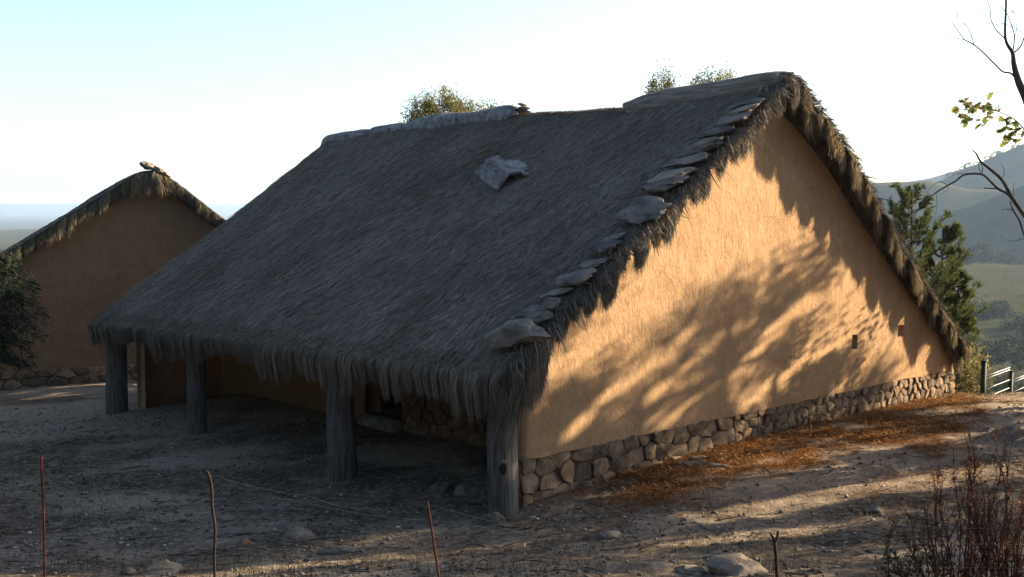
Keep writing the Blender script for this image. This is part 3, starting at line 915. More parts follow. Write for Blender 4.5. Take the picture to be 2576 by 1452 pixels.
POSTS = [(-.33, .03, -.5, 2.0, .215, .20, 1, (camdir + .05, .42, .012)), (-.33, 4.19, -.8, 1.95, .265, .215, 2, None),
         (-.33, 9.63, -.9, 1.95, .185, .20, 3, (camdir + 1.7, .86, .05)), (-.33, 13.79, -1.1, 1.75, .26, .24, 4, None)]
LAB = ['knotted silver-grey post beside the sunlit gable', 'thickest post, second from the gable', 'slender pale post with a notch', 'dark far post at the end of the porch']
for k, (u, v, zb, zt, r0, r1, sd, sw) in enumerate(POSTS):
    p = link('post', post_mesh(zb, zt, r0, r1, sd, (0, 0), sw), M['wood'], house)
    p.location = (u, v, 0); p['label'] = LAB[k]
    if k == 0:
        kd = Geo(); a0, t0, _ = sw; zc = zb + (zt - zb) * t0
        pv_ = np.array([w_.co[:] for w_ in p.data.vertices]); sel_ = (abs(pv_[:, 2] - zc) < .10) & (abs(np.angle(np.exp(1j * (np.arctan2(pv_[:, 1], pv_[:, 0]) - a0)))) < .3)
        rr = float(np.hypot(pv_[sel_, 0], pv_[sel_, 1]).max())
        for rad, off, nm, mt in ((.11, .0, 'knot_ring', 'wood'), (.075, .014, 'knot', 'knot')):
            g = Geo(); ths = np.linspace(0, 2 * math.pi, 15)[:-1]
            ring = []
            for s_, o_ in ((1.0, -.02), (.85, .012), (.55, .016)):
                for q_ in ths:
                    da = math.cos(q_) * rad * s_ * .75 / rr; dz = math.sin(q_) * rad * s_ * 1.25
                    R_ = rr + o_ + off
                    ring.append((R_ * math.cos(a0 + da), R_ * math.sin(a0 + da), zc + dz))
            ring.append(((rr + .01 + off) * math.cos(a0), (rr + .01 + off) * math.sin(a0), zc))
            n_ = 14; Qk = []; Tk = []
            for b in range(2):
                for a in range(n_): Qk.append((b*n_+a, b*n_+(a+1)%n_, (b+1)*n_+(a+1)%n_, (b+1)*n_+a))
            for a in range(n_): Tk.append((2*n_+a, 2*n_+(a+1)%n_, 3*n_))
            g.add(ring, T=Tk, Q=Qk)
            link(nm, g.mesh(nm, True), M[mt], p)

# ------------------------------------------------------------------ things lying on the roof
fs = math.atan2(4.5, 6.7)
def roof_hit(x, y, lift=0.0):
    """where the sight line through a pixel meets the front slope"""
    d = ray(x, y); best = None
    for k in np.arange(12.0, 34.0, .02):
        l = to_local(CAM + d * k)
        if l[0] > RIDGE_U - .2: break
        f = l[2] - float(roof_z(l[0], l[1])) - lift
        if best is None or f < best[0]: best = (f, l)
        if f <= 0: return l
    return best[1]

SLABS = [  # px, py, (along, across, thick), yaw, lift, label
 (1298, 862, (.86, .52, .26), .42, .08, 'largest lichen-grey boulder at the foot of the gable thatch edge'),
 (1338, 812, (.66, .46, .20), .40, .07, 'blocky grey stone resting just above the lowest roof boulder'),
 (1386, 779, (.38, .34, .16), .30, .06, 'small brown stone third from the bottom of the thatch edge'),
 (1402, 746, (.46, .28, .08), .45, .05, 'thin dark slab above the small brown roof-edge stone'),
 (1452, 712, (.60, .40, .15), .35, .06, 'rough pale-tipped slab midway between the two big lower roof stones'),
 (1488, 672, (.52, .30, .07), .25, .05, 'very thin slab sticking out below the rounded brown roof stone'),
 (1522, 634, (.48, .36, .15), .40, .06, 'rounded brown stone two below the big flat roof slab'),
 (1546, 605, (.36, .24, .05), .25, .05, 'thin sliver of stone with bright tip under the big flat slab'),
 (1616, 549, (.78, .56, .14), .30, .09, 'big flat pale slab halfway up the gable thatch edge'),
 (1690, 458, (.62, .42, .12), .40, .05, 'dark slab half sunk in thatch above the big flat slab'),
 (1664, 486, (.60, .42, .13), .38, .05, 'lower dark slab directly beneath the half sunken one, above the big flat slab'),
 (1716, 424, (.60, .40, .10), .45, .05, 'mossy slab seventh from the ridge on the thatch edge'),
 (1752, 396, (.56, .38, .12), .45, .05, 'grey tilted slab level with the top of the sunlit wall'),
 (1776, 378, (.50, .34, .11), .35, .06, 'long pale slab under the reddish roof stone'),
 (1800, 350, (.48, .32, .10), .30, .06, 'reddish stone slab near the top of the gable thatch edge'),
 (1840, 318, (.52, .36, .11), .45, .05, 'pale slab third below the ridge log on the thatch edge'),
 (1862, 297, (.44, .32, .09), .40, .05, 'grey-green slab second below the ridge log'),
 (1884, 276, (.42, .28, .08), .35, .05, 'topmost brown-edged slab just under the ridge log')]
for k, (x, y, s, yaw, lift, lab) in enumerate(SLABS):
    if k > 8: s = (s[0] * 1.5, s[1] * 1.25, s[2] * 1.35); lift += .06
    else: s = tuple(q_ * (1.3 if k == 8 else 1.1) for q_ in s)
    l = roof_hit(x, y, .08)
    l[1] = max(l[1], RV0 + .06)
    l = np.array([l[0], l[1], float(roof_z(l[0], l[1])) + lift * .75 + .075 + s[2] * .25])
    w = L2W(*l)
    me = sharp(rock_mesh('roof_stone', s, 100 + k, 3, 20, .15), .3)
    o = link('roof_stone', me, M['slab'])
    # long axis: towards the gable edge and a little upslope; lies a bit flatter than the slope
    lx = (-VH * math.cos(yaw) + UH * math.sin(yaw)); lx /= np.linalg.norm(lx)
    fk_ = 1.15 if k in (0, 8) else (.62 if k > 8 else .72)
    nrm = -UH * math.sin(fs * fk_) + np.array([0, 0, math.cos(fs * fk_)]) + VH * (-.12 if k in (0, 8) else .06)
    ax = lx - nrm * (lx @ nrm); ax /= np.linalg.norm(ax); nrm /= np.linalg.norm(nrm)
    ay = np.cross(nrm, ax)
    o.matrix_world = Matrix(((ax[0], ay[0], nrm[0], w[0]), (ax[1], ay[1], nrm[1], w[1]), (ax[2], ay[2], nrm[2], w[2]), (0, 0, 0, 1)))
    tag(o, lab, 'stone', 'stones weighing down the gable edge of the thatch')
for k, (u, s, lab) in enumerate([(7.75, (.44, .5, .12), 'upper dark stone jutting from the back slope of the thatch'),
                                  (8.55, (.5, .55, .20), 'larger stone on the back slope below the jutting one'),
                                  (9.0, (.36, .4, .10), 'small flat stone lowest of three on the back slope')]):
    w = L2W(u + .1, -.05, float(roof_z(u, -.05)) + .08)
    o = place_rock('roof_stone', w, s, 140 + k, lab, 'stone', M['slab'], (0, .3, ANG + .3), 'stones on the back slope of the thatch')

# ridge cappings
def ridge_cap(name, v0, v1, ru_, rz_, seed, label, cat, mat, lift=0.0, fray=.12, nseg=26, back=.45, wave=.03):
    r = np.random.default_rng(seed); ns = 15
    ph = np.linspace(-.08 * math.pi, (1 - back * .35) * math.pi, ns)
    t = np.linspace(0, 1, nseg)
    V = []
    for inner in (0, 1):
        for i, s in enumerate(t):
            vv = v0 + (v1 - v0) * s
            edge = 1 - .35 * (abs(s - .5) * 2) ** 6
            for j, p in enumerate(ph):
                k = (1 + .10 * N1.fbm(np.array([vv * 1.3 + seed]), np.array([p * 1.6]), 3)[0] + wave * math.sin(vv * 2.3 + seed)) * edge
                rr_ = k - (.16 if inner else 0)
                vj = vv + (fray * (N2(np.array([p * 2.1 + seed]), np.array([s * 3.0]))[0] - .5) * 2 if i in (0, nseg - 1) else 0)
                uu = RIDGE_U - .02 - math.cos(p) * ru_ * rr_
                groove = .025 * N3.fbm(np.array([vv * .8 + seed]), np.array([p * 7.0]), 2)[0]
                V.append((uu, vj, float(ridge_h(vv)) - .20 + lift + math.sin(p) * rz_ * rr_ + groove))
    i = np.arange(2 * nseg * ns).reshape(2, nseg, ns)
    Q = [gridq(i[0])[:, ::-1], gridq(i[1])]
    for A, B in ((i[0][0], i[1][0]), (i[1][-1], i[0][-1]), (i[1][:, 0], i[0][:, 0]), (i[0][:, -1], i[1][:, -1])):
        Q.append(np.stack([A[:-1], A[1:], B[1:], B[:-1]], -1))
    c = np.array([RIDGE_U, (v0 + v1) / 2, float(ridge_h((v0 + v1) / 2))])
    me = mesh_np(name, np.array(V) - c, quads=np.concatenate(Q), smooth=True); sharp(me, .9)
    bm = bmesh.new(); bm.from_mesh(me); bmesh.ops.recalc_face_normals(bm, faces=bm.faces); bm.to_mesh(me); bm.free()
    o = link(name, me, mat); o.location = L2W(*c); o.rotation_euler = (0, 0, ANG)
    tag(o, label, cat)
    return o
ridge_cap('ridge_log', -.46, 3.35, .34, .30, 3, 'long cracked silver-brown hollow log capping the ridge above the sunlit gable', 'log', M['ridgewood'], .02, .16, wave=.02)
ridge_cap('ridge_slab', 6.55, 10.9, .30, .30, 5, 'longest pale wavy slab capping the middle of the ridge', 'slab', M['slate'], .02, .2, wave=.12)
ridge_cap('ridge_slab', 10.7, 12.35, .27, .24, 9, 'short pale slab capping the ridge beside the wavy one', 'slab', M['slate'], .0, .12)
ridge_cap('ridge_slab', 12.3, 14.55, .30, .26, 13, 'flat pale slab capping the far left end of the ridge', 'slab', M['slate'], -.02, .12)
w = L2W(RIDGE_U, 6.55, float(ridge_h(6.55)) + .13)
place_rock('ridge_pebble', w, (.28, .2, .10), 151, 'small dark stone perched alone on the ridge right of the wavy slab', 'stone', M['slab'], (0, .15, 0))
place_rock('ridge_pebble', L2W(RIDGE_U, 6.5, float(ridge_h(6.5)) + .05), (.3, .3, .10), 152, 'flat stone lying under the small perched ridge stone', 'stone', M['slab'], (0, 0, .4))

# broken bark slab lying on the front slope
def bark_slab():
    pts = [(1193, 440, .02), (1212, 428, .05), (1228, 420, .09), (1238, 410, .10), (1262, 408, .12), (1282, 420, .05), (1296, 414, .09), (1326, 418, .07), (1328, 428, .07), (1322, 438, .10), (1336, 446, .06),
           (1312, 452, .13), (1290, 458, .16), (1274, 474, .15), (1258, 488, .10), (1240, 476, .06), (1222, 460, .03)]
    rid = [(1240, 432, .22), (1262, 450, .24), (1290, 436, .14), (1228, 444, .12), (1250, 466, .16), (1268, 428, .18), (1308, 436, .12)]
    allp = [roof_hit(x, y) + np.array([-math.sin(fs), 0, math.cos(fs)]) * (h * 1.5 - .02) for x, y, h in pts + rid]
    n = len(pts); c = np.mean(allp, 0)
    bm = bmesh.new()
    up = Vector((-math.sin(fs), 0, math.cos(fs)))
    from mathutils.geometry import delaunay_2d_cdt
    P2 = [Vector((l[0] / math.cos(fs), l[1])) for l in allp]
    res = delaunay_2d_cdt(P2, [(i, (i + 1) % n) for i in range(n)], [], 1, 1e-6)
    vt = [bm.verts.new(Vector(allp[i]) - Vector(c)) for i in range(len(allp))]
    vb = [bm.verts.new(Vector(allp[i]) - Vector(c) - up * .055) for i in range(len(allp))]
    src = res[3]
    for f in res[2]:
        ids = [src[i][0] for i in f]
        bm.faces.new([vt[i] for i in ids]); bm.faces.new([vb[i] for i in reversed(ids)])
    for i in range(n):
        j = (i + 1) % n
        bm.faces.new([vt[i], vb[i], vb[j], vt[j]])
    bmesh.ops.recalc_face_normals(bm, faces=bm.faces)
    bmesh.ops.subdivide_edges(bm, edges=bm.edges, cuts=2, use_grid_fill=True)
    for v_ in bm.verts:
        p = v_.co
        v_.co += up * (.045 * float(N2.fbm(np.array([p.x * 7 + 4]), np.array([p.y * 7 + 9]), 3)[0]))
    me = bpy.data.meshes.new('bark_slab'); bm.to_mesh(me); bm.free()
    o = link('bark_slab', me, M['slate']); o.location = L2W(*c); o.rotation_euler = (0, 0, ANG)
    tag(o, 'broken folded grey bark slab lying alone in the middle of the thatched slope', 'slab')
bark_slab()

# ------------------------------------------------------------------ second house
A2 = math.radians(23)
G2 = np.array([math.cos(A2), math.sin(A2), 0]); B2 = np.array([-math.sin(A2), math.cos(A2), 0])
d2 = ray(100, 966); H2 = CAM + d2 * ((-.78 - CAM[2]) / d2[2])
house2 = empty('thatched_house', H2.tolist(), A2)
tag(house2, 'smaller thatched house at the left, its brown gable in shade behind the big roof', 'house')
def loc2(x, y, off=0.0):
    w = on_plane(x, y, B2, H2 + off * B2) - H2
    return np.array([w @ G2, w[2]])
ap = loc2(385, 412, -.4); e0 = loc2(15, 640, -.4); e1 = loc2(562, 552, -.4)
sl0 = (ap[1] - e0[1]) / (ap[0] - e0[0]); sl1 = (ap[1] - e1[1]) / (e1[0] - ap[0])
XL, XR = ap[0] - (ap[1] - 1.9) / sl0, ap[0] + (ap[1] - 1.5) / sl1
def roof2_z(u, v):
    u = np.asarray(u, float)
    z = np.where(u < ap[0], ap[1] - (ap[0] - u) * sl0, ap[1] - (u - ap[0]) * sl1)
    return z - .17 * np.exp(-((u - ap[0]) / .3) ** 2) + .06 * N1.fbm(u * 1.1 + 8, np.asarray(v, float) * 1.1, 3)
DEPTH2 = 9.0
ru = np.concatenate([np.linspace(XL, ap[0], 26), np.linspace(ap[0], XR, 26)[1:]]); rv = np.linspace(-.4, DEPTH2, 30)
RU, RVV = np.meshgrid(ru, rv, indexing='ij')
top = np.stack([RU, RVV, roof2_z(RU, RVV)], -1); bot = top.copy(); bot[..., 2] -= .42; bot[:, 0, 1] += .12
a_, b_ = RU.shape; ti = np.arange(a_ * b_).reshape(a_, b_); bi = ti + a_ * b_
Qs = [gridq(ti), gridq(bi)[:, ::-1]]
for e in ((ti[:, 0], bi[:, 0]), (bi[:, -1], ti[:, -1]), (bi[0, :], ti[0, :]), (ti[-1, :], bi[-1, :])):
    Qs.append(np.stack([e[0][:-1], e[1][:-1], e[1][1:], e[0][1:]], -1))
roof2 = link('thatch_roof', mesh_np('thatch_roof', np.concatenate([top.reshape(-1, 3), bot.reshape(-1, 3)]), quads=np.concatenate(Qs), smooth=True), M['thatchbase'], house2)
g = Geo()
RIDGE_SAVE = RIDGE_U; RIDGE_U = ap[0]
V, Q, C = rake_fringe(16000, XL, XR, -.4, RNG, 41, .30, roof2_z, base=(.10, .088, .06), warm=(.15, .12, .065), thick=.42); g.add(V, Q=Q, C=C)
V, Q, C = rake_fringe(900, ap[0] - .45, ap[0] + .35, -.45, RNG, 44, .5, roof2_z, base=(.10, .088, .06), thick=.42); g.add(V, Q=Q, C=C)
V, Q, C = slope_strands(9000, XL, ap[0], -.4, 1.5, RNG, -1, roof2_z); g.add(V, Q=Q, C=C)
V, Q, C = slope_strands(9000, ap[0], XR, -.4, 1.5, RNG, 1, roof2_z); g.add(V, Q=Q, C=C)
V, Q, C = slope_strands(9000, XL, ap[0], 1.5, DEPTH2, RNG, -1, roof2_z, (.02, .05)); g.add(V, Q=Q, C=C)
V, Q, C = slope_strands(9000, ap[0], XR, 1.5, DEPTH2, RNG, 1, roof2_z, (.02, .05)); g.add(V, Q=Q, C=C)
RIDGE_U = RIDGE_SAVE
tag(link('thatch_strands', g.mesh('thatch_strands'), M['strand'], roof2), kind='stuff')
wt2 = lambda u, v: roof2_z(u, v) - .42 + .03
n = 60; uu = np.linspace(XL + .4, XR - .4, n)
zz = np.linspace(0, 1, 14)
Z0 = .42
CU, T_ = np.meshgrid(uu, zz, indexing='ij'); CZ = Z0 + (wt2(CU, CU * 0) - Z0) * T_
CVv = .018 * N1.fbm(CU * .9, CZ * .9, 3)
ci = np.arange(CU.size).reshape(CU.shape)
g = Geo(); g.add(np.stack([CU, CVv, CZ], -1).reshape(-1, 3), Q=gridq(ci))
link('gable_wall', g.mesh('gable_wall', True), M['shadeplaster'], house2)
solid_wall('back_wall', XL + .4, XR - .4, DEPTH2 - .8, DEPTH2 - .4, -1.5, wt2, M['shadeplaster'], house2)
solid_wall('side_wall', XL + .4, XL + .8, .02, DEPTH2 - .8, -1.5, wt2, M['shadeplaster'], house2)
solid_wall('side_wall', XR - .8, XR - .4, .02, DEPTH2 - .8, -1.5, wt2, M['shadeplaster'], house2)
g = Geo(); g.box((XL + .4, .03, -1.5), (XR - .4, .4, Z0 + .005))
foot2 = link('stone_footing', g.mesh('stone_footing'), M['mortar'], house2)
polys = voronoi_stones(XL + .4, ap[0] + 1.5, -.35, Z0 + .02, .52, .26, 51)
build_stones(polys, Matrix.Translation((0, .03, 0)), foot2, M['wallstone'], .02, .08, 52)
for k, (px, py, s, lab) in enumerate([(372, 410, (.62, .7, .26), 'upper flat stone disc capping the ridge of the small house'),
                                      (402, 424, (.70, .7, .30), 'lower rounded stone capping the ridge of the small house')]):
    w = on_plane(px, py + 6, B2, H2 - .25 * B2)
    q_ = (w - H2) @ G2; w[2] = H2[2] + float(roof2_z(q_, -.25)) + (.06 if k else .17)
    place_rock('ridge_stone', w, s, 160 + k, lab, 'stone', M['slab'], (0, .22 + .25 * k, A2))

# ------------------------------------------------------------------ trees and plants
def noise_path(a, b, n, amp, rng):
    t = np.linspace(0, 1, n)[:, None]
    P = a + (b - a) * t
    off = np.cumsum(rng.normal(0, amp, (n, 3)), 0); off -= off[0] + (off[-1] - off[0]) * t
    return P + off

def leaf_cols(N, rng, base, var=.3, alt=None, pa=.2):
    c = np.array(base)[None] * np.exp(rng.normal(0, var, N))[:, None]
    if alt is not None:
        m = rng.random(N) < pa; c[m] = np.array(alt)[None] * np.exp(rng.normal(0, var, m.sum()))[:, None]
    return np.clip(c, .005, .6)

def clump_tree(name, base, height, rx, rz, crown_z, nclump, per, lsize, rng, label, cat='tree', group=None, base_col=(.035, .045, .016), alt=(.065, .06, .02),
               trunk_r=.16, clump_r=.45, vertical=0.0, mat='leaf', gap=None):
    """trunk with limbs reaching leaf clumps spread through the crown"""
    root = empty(name, base)
    tag(root, label, cat, group)
    cz = crown_z
    th = rng.uniform(0, 6.28, nclump); rr = np.sqrt(rng.random(nclump)); zz = rng.uniform(-1, 1, nclump)
    k = np.sqrt(np.clip(1 - zz ** 2, 0, 1)); kk = (.35 + .65 * rr)
    C = np.stack([np.cos(th) * rx * k * kk, np.sin(th) * rx * k * kk, cz + zz * rz * (.6 + .4 * rr)], 1)
    C += rng.normal(0, .15, C.shape)
    g = Geo()
    tp = noise_path(np.array([0, 0, -.6]), np.array([rng.normal(0, .2), rng.normal(0, .2), cz + rz * .5]), 9, .06, rng)
    g.tube(tp, np.linspace(trunk_r, trunk_r * .25, 9), 8)
    for c in C[:: max(1, nclump // 22)]:
        j = int(np.clip(np.searchsorted(tp[:, 2], c[2] - .5 * np.hypot(c[0], c[1]) - .3), 2, 7))
        g.tube(noise_path(tp[j], c, 6, .05, rng), np.linspace(trunk_r * .32, trunk_r * .05, 6), 5, cap=False)
    link('trunk', g.mesh('trunk', True), M['bark'], root)
    cl = np.repeat(np.arange(nclump), per); N = len(cl)
    sc = clump_r * rng.uniform(.6, 1.3, nclump)
    d = rng.normal(0, .5, (N, 3)); d[:, 2] *= (1 + vertical)
    P = C[cl] + d * sc[cl][:, None]
    if gap is not None:
        kp = ~gap(P + np.array(base)); P = P[kp]; cl = cl[kp]; N = len(P)
    tone = np.exp(rng.normal(0, .22, nclump))
    col = leaf_cols(N, rng, base_col, .25, alt) * tone[cl][:, None]
    V, Q, Cc = leaves(P, rng.uniform(.6, 1.25, N) * lsize, rng, col, .5, np.array([0, 0, .6]) if vertical else None)
    g = Geo(); g.add(V, Q=Q, C=Cc)
    link('crown', g.mesh('crown'), M[mat], root)
    return root

# pines and oaks to the right of the picture; their shade falls over the gable and the yard
rt = np.random.default_rng(77)
SH = SDIR[:2] / math.cos(SUN_EL); SQ = np.array([-SH[1], SH[0]])
def sun_gap(P):
    """leaf positions that stand in the gaps through which sun reaches the yard"""
    al = P[:, :2] @ SH; q = P[:, :2] @ SQ; ze = P[:, 2] - math.tan(SUN_EL) * (al - 20)
    wv = .07 * np.sin(ze * 5)
    w2 = .06 * np.sin(q * 7) + .05 * np.sin(q * 17 + 1)
    wall = ((q > 14.6) & (q < 15.75) & (abs(ze - (5.36 + .33 * (q - 14.8)) + w2) < .15)) | ((q > 15.2) & (q < 17.1) & (abs(ze - (4.55 + .15 * (q - 15.4)) + w2) < .17)) | ((q > 16.2) & (q < 17.6) & (abs(ze - (3.75 - .1 * (q - 16.5)) + w2) < .12)) | ((q > 15.3) & (q < 16.4) & (abs(ze - (5.05 + .2 * (q - 15.4)) + w2) < .09))
    return wall | ((abs(q - 12.4 + wv) < .36) & (ze > 2.9) & (ze < 4.3)) | ((abs(q - 12.42 + wv) < .27) & (ze > 5.6) & (ze < 6.5)) | ((abs(q - 11.28 + wv) < .28) & (ze > 3.9) & (ze < 4.75))
def sq(al, q, z): return np.array([*(al * SH + q * SQ), z])
SHADE = [ # crown centre, rx, rz, clumps
 (L2W(4.4, 0, 1.55) + SDIR / math.cos(SUN_EL) * 15.0, 1.35, 1.35, 34, 'evergreen tree right of the house whose crown shades the middle of the gable'),
 (L2W(2.2, 0, .75) + SDIR / math.cos(SUN_EL) * 14.0, .75, 1.0, 14, 'slim evergreen tree right of the house whose crown shades the front of the gable'),
 (L2W(9.6, 0, 0.9) + SDIR / math.cos(SUN_EL) * 14.0, 1.2, .9, 13, 'evergreen tree right of the house nearest the green mesh fence'),
 (sq(20, 13.8, 4.9), 1.15, 3.4, 120, 'narrow tall evergreen tree right of the yard opposite the gable footing'),
 (sq(21, 11.6, 5.6), 1.4, 3.1, 95, 'tallest broad evergreen tree right of the yard'),
 (sq(19.5, 9.6, 4.7), 1.4, 2.6, 75, 'broad evergreen tree right of the yard behind the russet shrub'),
 (sq(18.5, 7.4, 4.2), 1.4, 2.3, 60, 'evergreen tree right of the yard beside the bare oak'),
 (sq(21.2, 16.75, 3.8), .75, .55, 15, 'slender evergreen tree between the sparse low one and the fence'),
 (sq(21, 16.0, 2.2), 1.3, .8, 24, 'low sparse evergreen tree at the right of the sunny path'),
]
for k, (c, rx, rz, nc, lab) in enumerate(SHADE):
    gzb = terrain_at(c[0], c[1])
    clump_tree('evergreen_tree', (c[0], c[1], gzb), c[2] - gzb + rz, rx, rz, c[2] - gzb, nc, 150, .13, rt, lab, group='evergreen trees right of the yard', clump_r=.42, gap=sun_gap)

# trees whose tops rise behind the ridge
rt = np.random.default_rng(78)
def top_tree(px, py_top, Y, rx, rz, nc, label, **kw):
    w = at_y(px, py_top, Y); b = terrain_at(w[0], w[1])
    clump_tree('leafy_tree', (w[0], w[1], b), w[2] - b, rx, rz, w[2] - b - rz * .95, nc, 230, .085, rt, label, group='trees behind the ridge', base_col=(.085, .085, .024), alt=(.20, .17, .05), vertical=.7, clump_r=.30, **kw)
top_tree(1108, 243, 42, 1.4, 1.7, 120, 'bushy yellow-green tree top rising above the wavy ridge slab')
top_tree(1222, 262, 43, 1.0, 1.4, 70, 'smaller yellow-green tree top just left of the perched ridge stone')
top_tree(1664, 206, 40, .6, 1.2, 40, 'small spiky tree top above the left end of the ridge log')
top_tree(1806, 196, 40, .85, 1.2, 60, 'spiky tree top peeking over the middle of the ridge log')

# young pine behind the back corner
def pine(base, height, rng, label, spread=1.25, nb=46, name='pine_tree'):
    root = empty(name, base); tag(root, label, 'tree')
    gt = Geo(); tp = noise_path(np.array([0, 0, -.5]), np.array([0, 0, height]), 12, .02, rng)
    gt.tube(tp, np.linspace(.10, .015, 12), 7)
    gn = Geo(); segs = []
    segs.append((tp[-4], tp[-1]))
    for k in range(nb):
        f = rng.uniform(.12, .97); h = f * height
        a = rng.uniform(0, 6.28); L = spread * (1.08 - f) ** .75 * rng.uniform(.55, 1.1) + .12
        p0 = np.array([np.interp(h, tp[:, 2], tp[:, 0]), np.interp(h, tp[:, 2], tp[:, 1]), h])
        dr = np.array([math.cos(a), math.sin(a), 0])
        P = np.array([p0 + dr * L * s * (1 - .15 * s) + np.array([0, 0, L * (.10 * s + .75 * s ** 2.2)]) for s in np.linspace(0, 1, 6)])
        gt.tube(P, np.linspace(.02, .006, 6), 5, cap=False)
        segs += [(P[2], P[3]), (P[3], P[4]), (P[4], P[5])]
        for q in range(rng.integers(1, 4)):
            i = rng.integers(2, 5); b = a + rng.choice([-1, 1]) * rng.uniform(.5, 1.0); l2 = L * rng.uniform(.2, .4)
            e = P[i] + np.array([math.cos(b) * l2, math.sin(b) * l2, l2 * .7])
            gt.tube([P[i], (P[i] + e) / 2 + [0, 0, -.02], e], [.012, .009, .005], 4, cap=False)
            segs.append((P[i] * .4 + e * .6, e))
    for A, B in segs:
        m = 70
        t = rng.random(m)[:, None]; p = A + (B - A) * t
        ax = (B - A) / (np.linalg.norm(B - A) + 1e-9)
        d = rng.normal(size=(m, 3)); d -= (d @ ax)[:, None] * ax; d /= np.linalg.norm(d, axis=1)[:, None]
        d = d * .8 + ax * .75; Ln = rng.uniform(.09, .15, m)
        V, Q, C = strands(np.stack([p, p + d * Ln[:, None] * .6, p + d * Ln[:, None]], 1), np.cross(d, rng.normal(size=(m, 3))) / 1.5, np.tile([.010, .012, .003], (m, 1)),
                          leaf_cols(m, rng, (.05, .07, .022), .25, (.10, .105, .032), .35))
        gn.add(V, Q=Q, C=C)
    link('trunk', gt.mesh('trunk', True), M['bark'], root); link('needles', gn.mesh('needles'), M['needle'], root)
rp = np.random.default_rng(80)
w = at_y(2296, 482, 29.5); pine((w[0], w[1], terrain_at(w[0], w[1])), w[2] - terrain_at(w[0], w[1]), rp, 'young green pine standing behind the back corner of the gable', 2.0, 85)
w = at_y(2372, 570, 30.0); pine((w[0], w[1], terrain_at(w[0], w[1])), w[2] - terrain_at(w[0], w[1]), rp, 'lower green pine right of the taller pine behind the gable', 1.45, 58)
w = at_y(2416, 690, 29.5); pine((w[0], w[1], terrain_at(w[0], w[1])), w[2] - terrain_at(w[0], w[1]), rp, 'small pine sapling tip showing beside the back eave', .75, 40)

# dark conifer at the left edge
def conifer_bush(base, H, rng, label):
    root = empty('conifer_tree', base); tag(root, label, 'tree')
    gt = Geo(); gt.tube(noise_path(np.array([0, 0, -.4]), np.array([0, 0, H]), 8, .03, rng), np.linspace(.11, .02, 8), 7)
    gn = Geo()
    for k in range(170):
        f = rng.uniform(.46, 1); a = rng.uniform(0, 6.28); L = .98 * (1.12 - ((f - .66) / .50) ** 2) * rng.uniform(.6, 1.05)
        L = max(L, .2)
        p0 = np.array([0, 0, f * H]); dr = np.array([math.cos(a), math.sin(a), 0])
        P = np.array([p0 + dr * L * s + np.array([0, 0, .25 * L * s - .5 * L * s ** 2.2]) for s in np.linspace(0, 1, 5)])
        gt.tube(P, np.linspace(.016, .004, 5), 4, cap=False)
        m = 75; t = rng.uniform(.25, 1, m); idx = t * 4; i0 = np.clip(idx.astype(int), 0, 3); fr = (idx - i0)[:, None]
        p = P[i0] * (1 - fr) + P[i0 + 1] * fr + rng.normal(0, .05, (m, 3))
        d = dr + rng.normal(0, .65, (m, 3)) + np.array([0, 0, -.5]); d /= np.linalg.norm(d, axis=1)[:, None]
        Ln = rng.uniform(.06, .16, m)
        V, Q, C = strands(np.stack([p, p + d * Ln[:, None] * .5, p + d * Ln[:, None] + [0, 0, -.01]], 1), np.cross(d, rng.normal(size=(m, 3))) / 1.5, np.tile([.012, .016, .004], (m, 1)),
                          leaf_cols(m, rng, (.012, .020, .011), .3))
        gn.add(V, Q=Q, C=C)
    link('trunk', gt.mesh('trunk', True), M['bark'], root); link('needles', gn.mesh('needles'), M['needle'], root)
w = at_y(-48, 640, 20.0); b = terrain_at(w[0], w[1])
conifer_bush((w[0], w[1], b), w[2] - b + .05, np.random.default_rng(83), 'dark drooping conifer cut by the left edge in front of the small house')

# bare oak at the right edge
def px_path(pts, Y, jig=0.0):
    return np.array([at_y(x, y, Y + (dY if len(q) else 0)) for x, y, *q in pts for dY in [q[0] if q else 0]])
def smooth_path(P, n):
    P = np.asarray(P, float); t = np.linspace(0, len(P) - 1, n); i = np.clip(t.astype(int), 0, len(P) - 2); f = (t - i)[:, None]
    a, b = P[i], P[i + 1]; p0 = P[np.clip(i - 1, 0, None)]; p3 = P[np.clip(i + 2, None, len(P) - 1)]
    return .5 * ((2 * a) + (-p0 + b) * f + (2 * p0 - 5 * a + 4 * b - p3) * f ** 2 + (-p0 + 3 * a - 3 * b + p3) * f ** 3)
YT = 10.0
tb = at_y(2700, 1240, YT); tb[2] = terrain_at(tb[0], tb[1])
oak = empty('bare_oak', tb.tolist())
tag(oak, 'nearly leafless oak leaning in at the right edge with one leafy twig', 'tree')
def branch(name, pts, r0, r1, Y=YT, n=None, parent=oak):
    P = smooth_path(px_path(pts, Y), n or len(pts) * 4) - np.array(oak.location)
    g = Geo(); g.tube(P, np.linspace(r0, r1, len(P)), 7)
    return link(name, g.mesh(name, True), M['bark'], parent)
P = smooth_path([tb - [0, 0, .4], at_y(2690, 1000, YT), at_y(2650, 640, YT), at_y(2625, 420, YT), at_y(2590, 270, YT), at_y(2563, 207, YT), at_y(2551, 163, YT), at_y(2547, 133, YT), at_y(2529, 95, YT), at_y(2531, 0, YT), at_y(2528, -120, YT), at_y(2540, -260, YT)], 48) - tb
g = Geo(); g.tube(P, np.interp(np.linspace(0, 1, 48), [0, .3, .5, .62, .75, 1], [.075, .05, .027, .018, .011, .005]), 9)
link('trunk', g.mesh('trunk', True), M['bark'], oak)
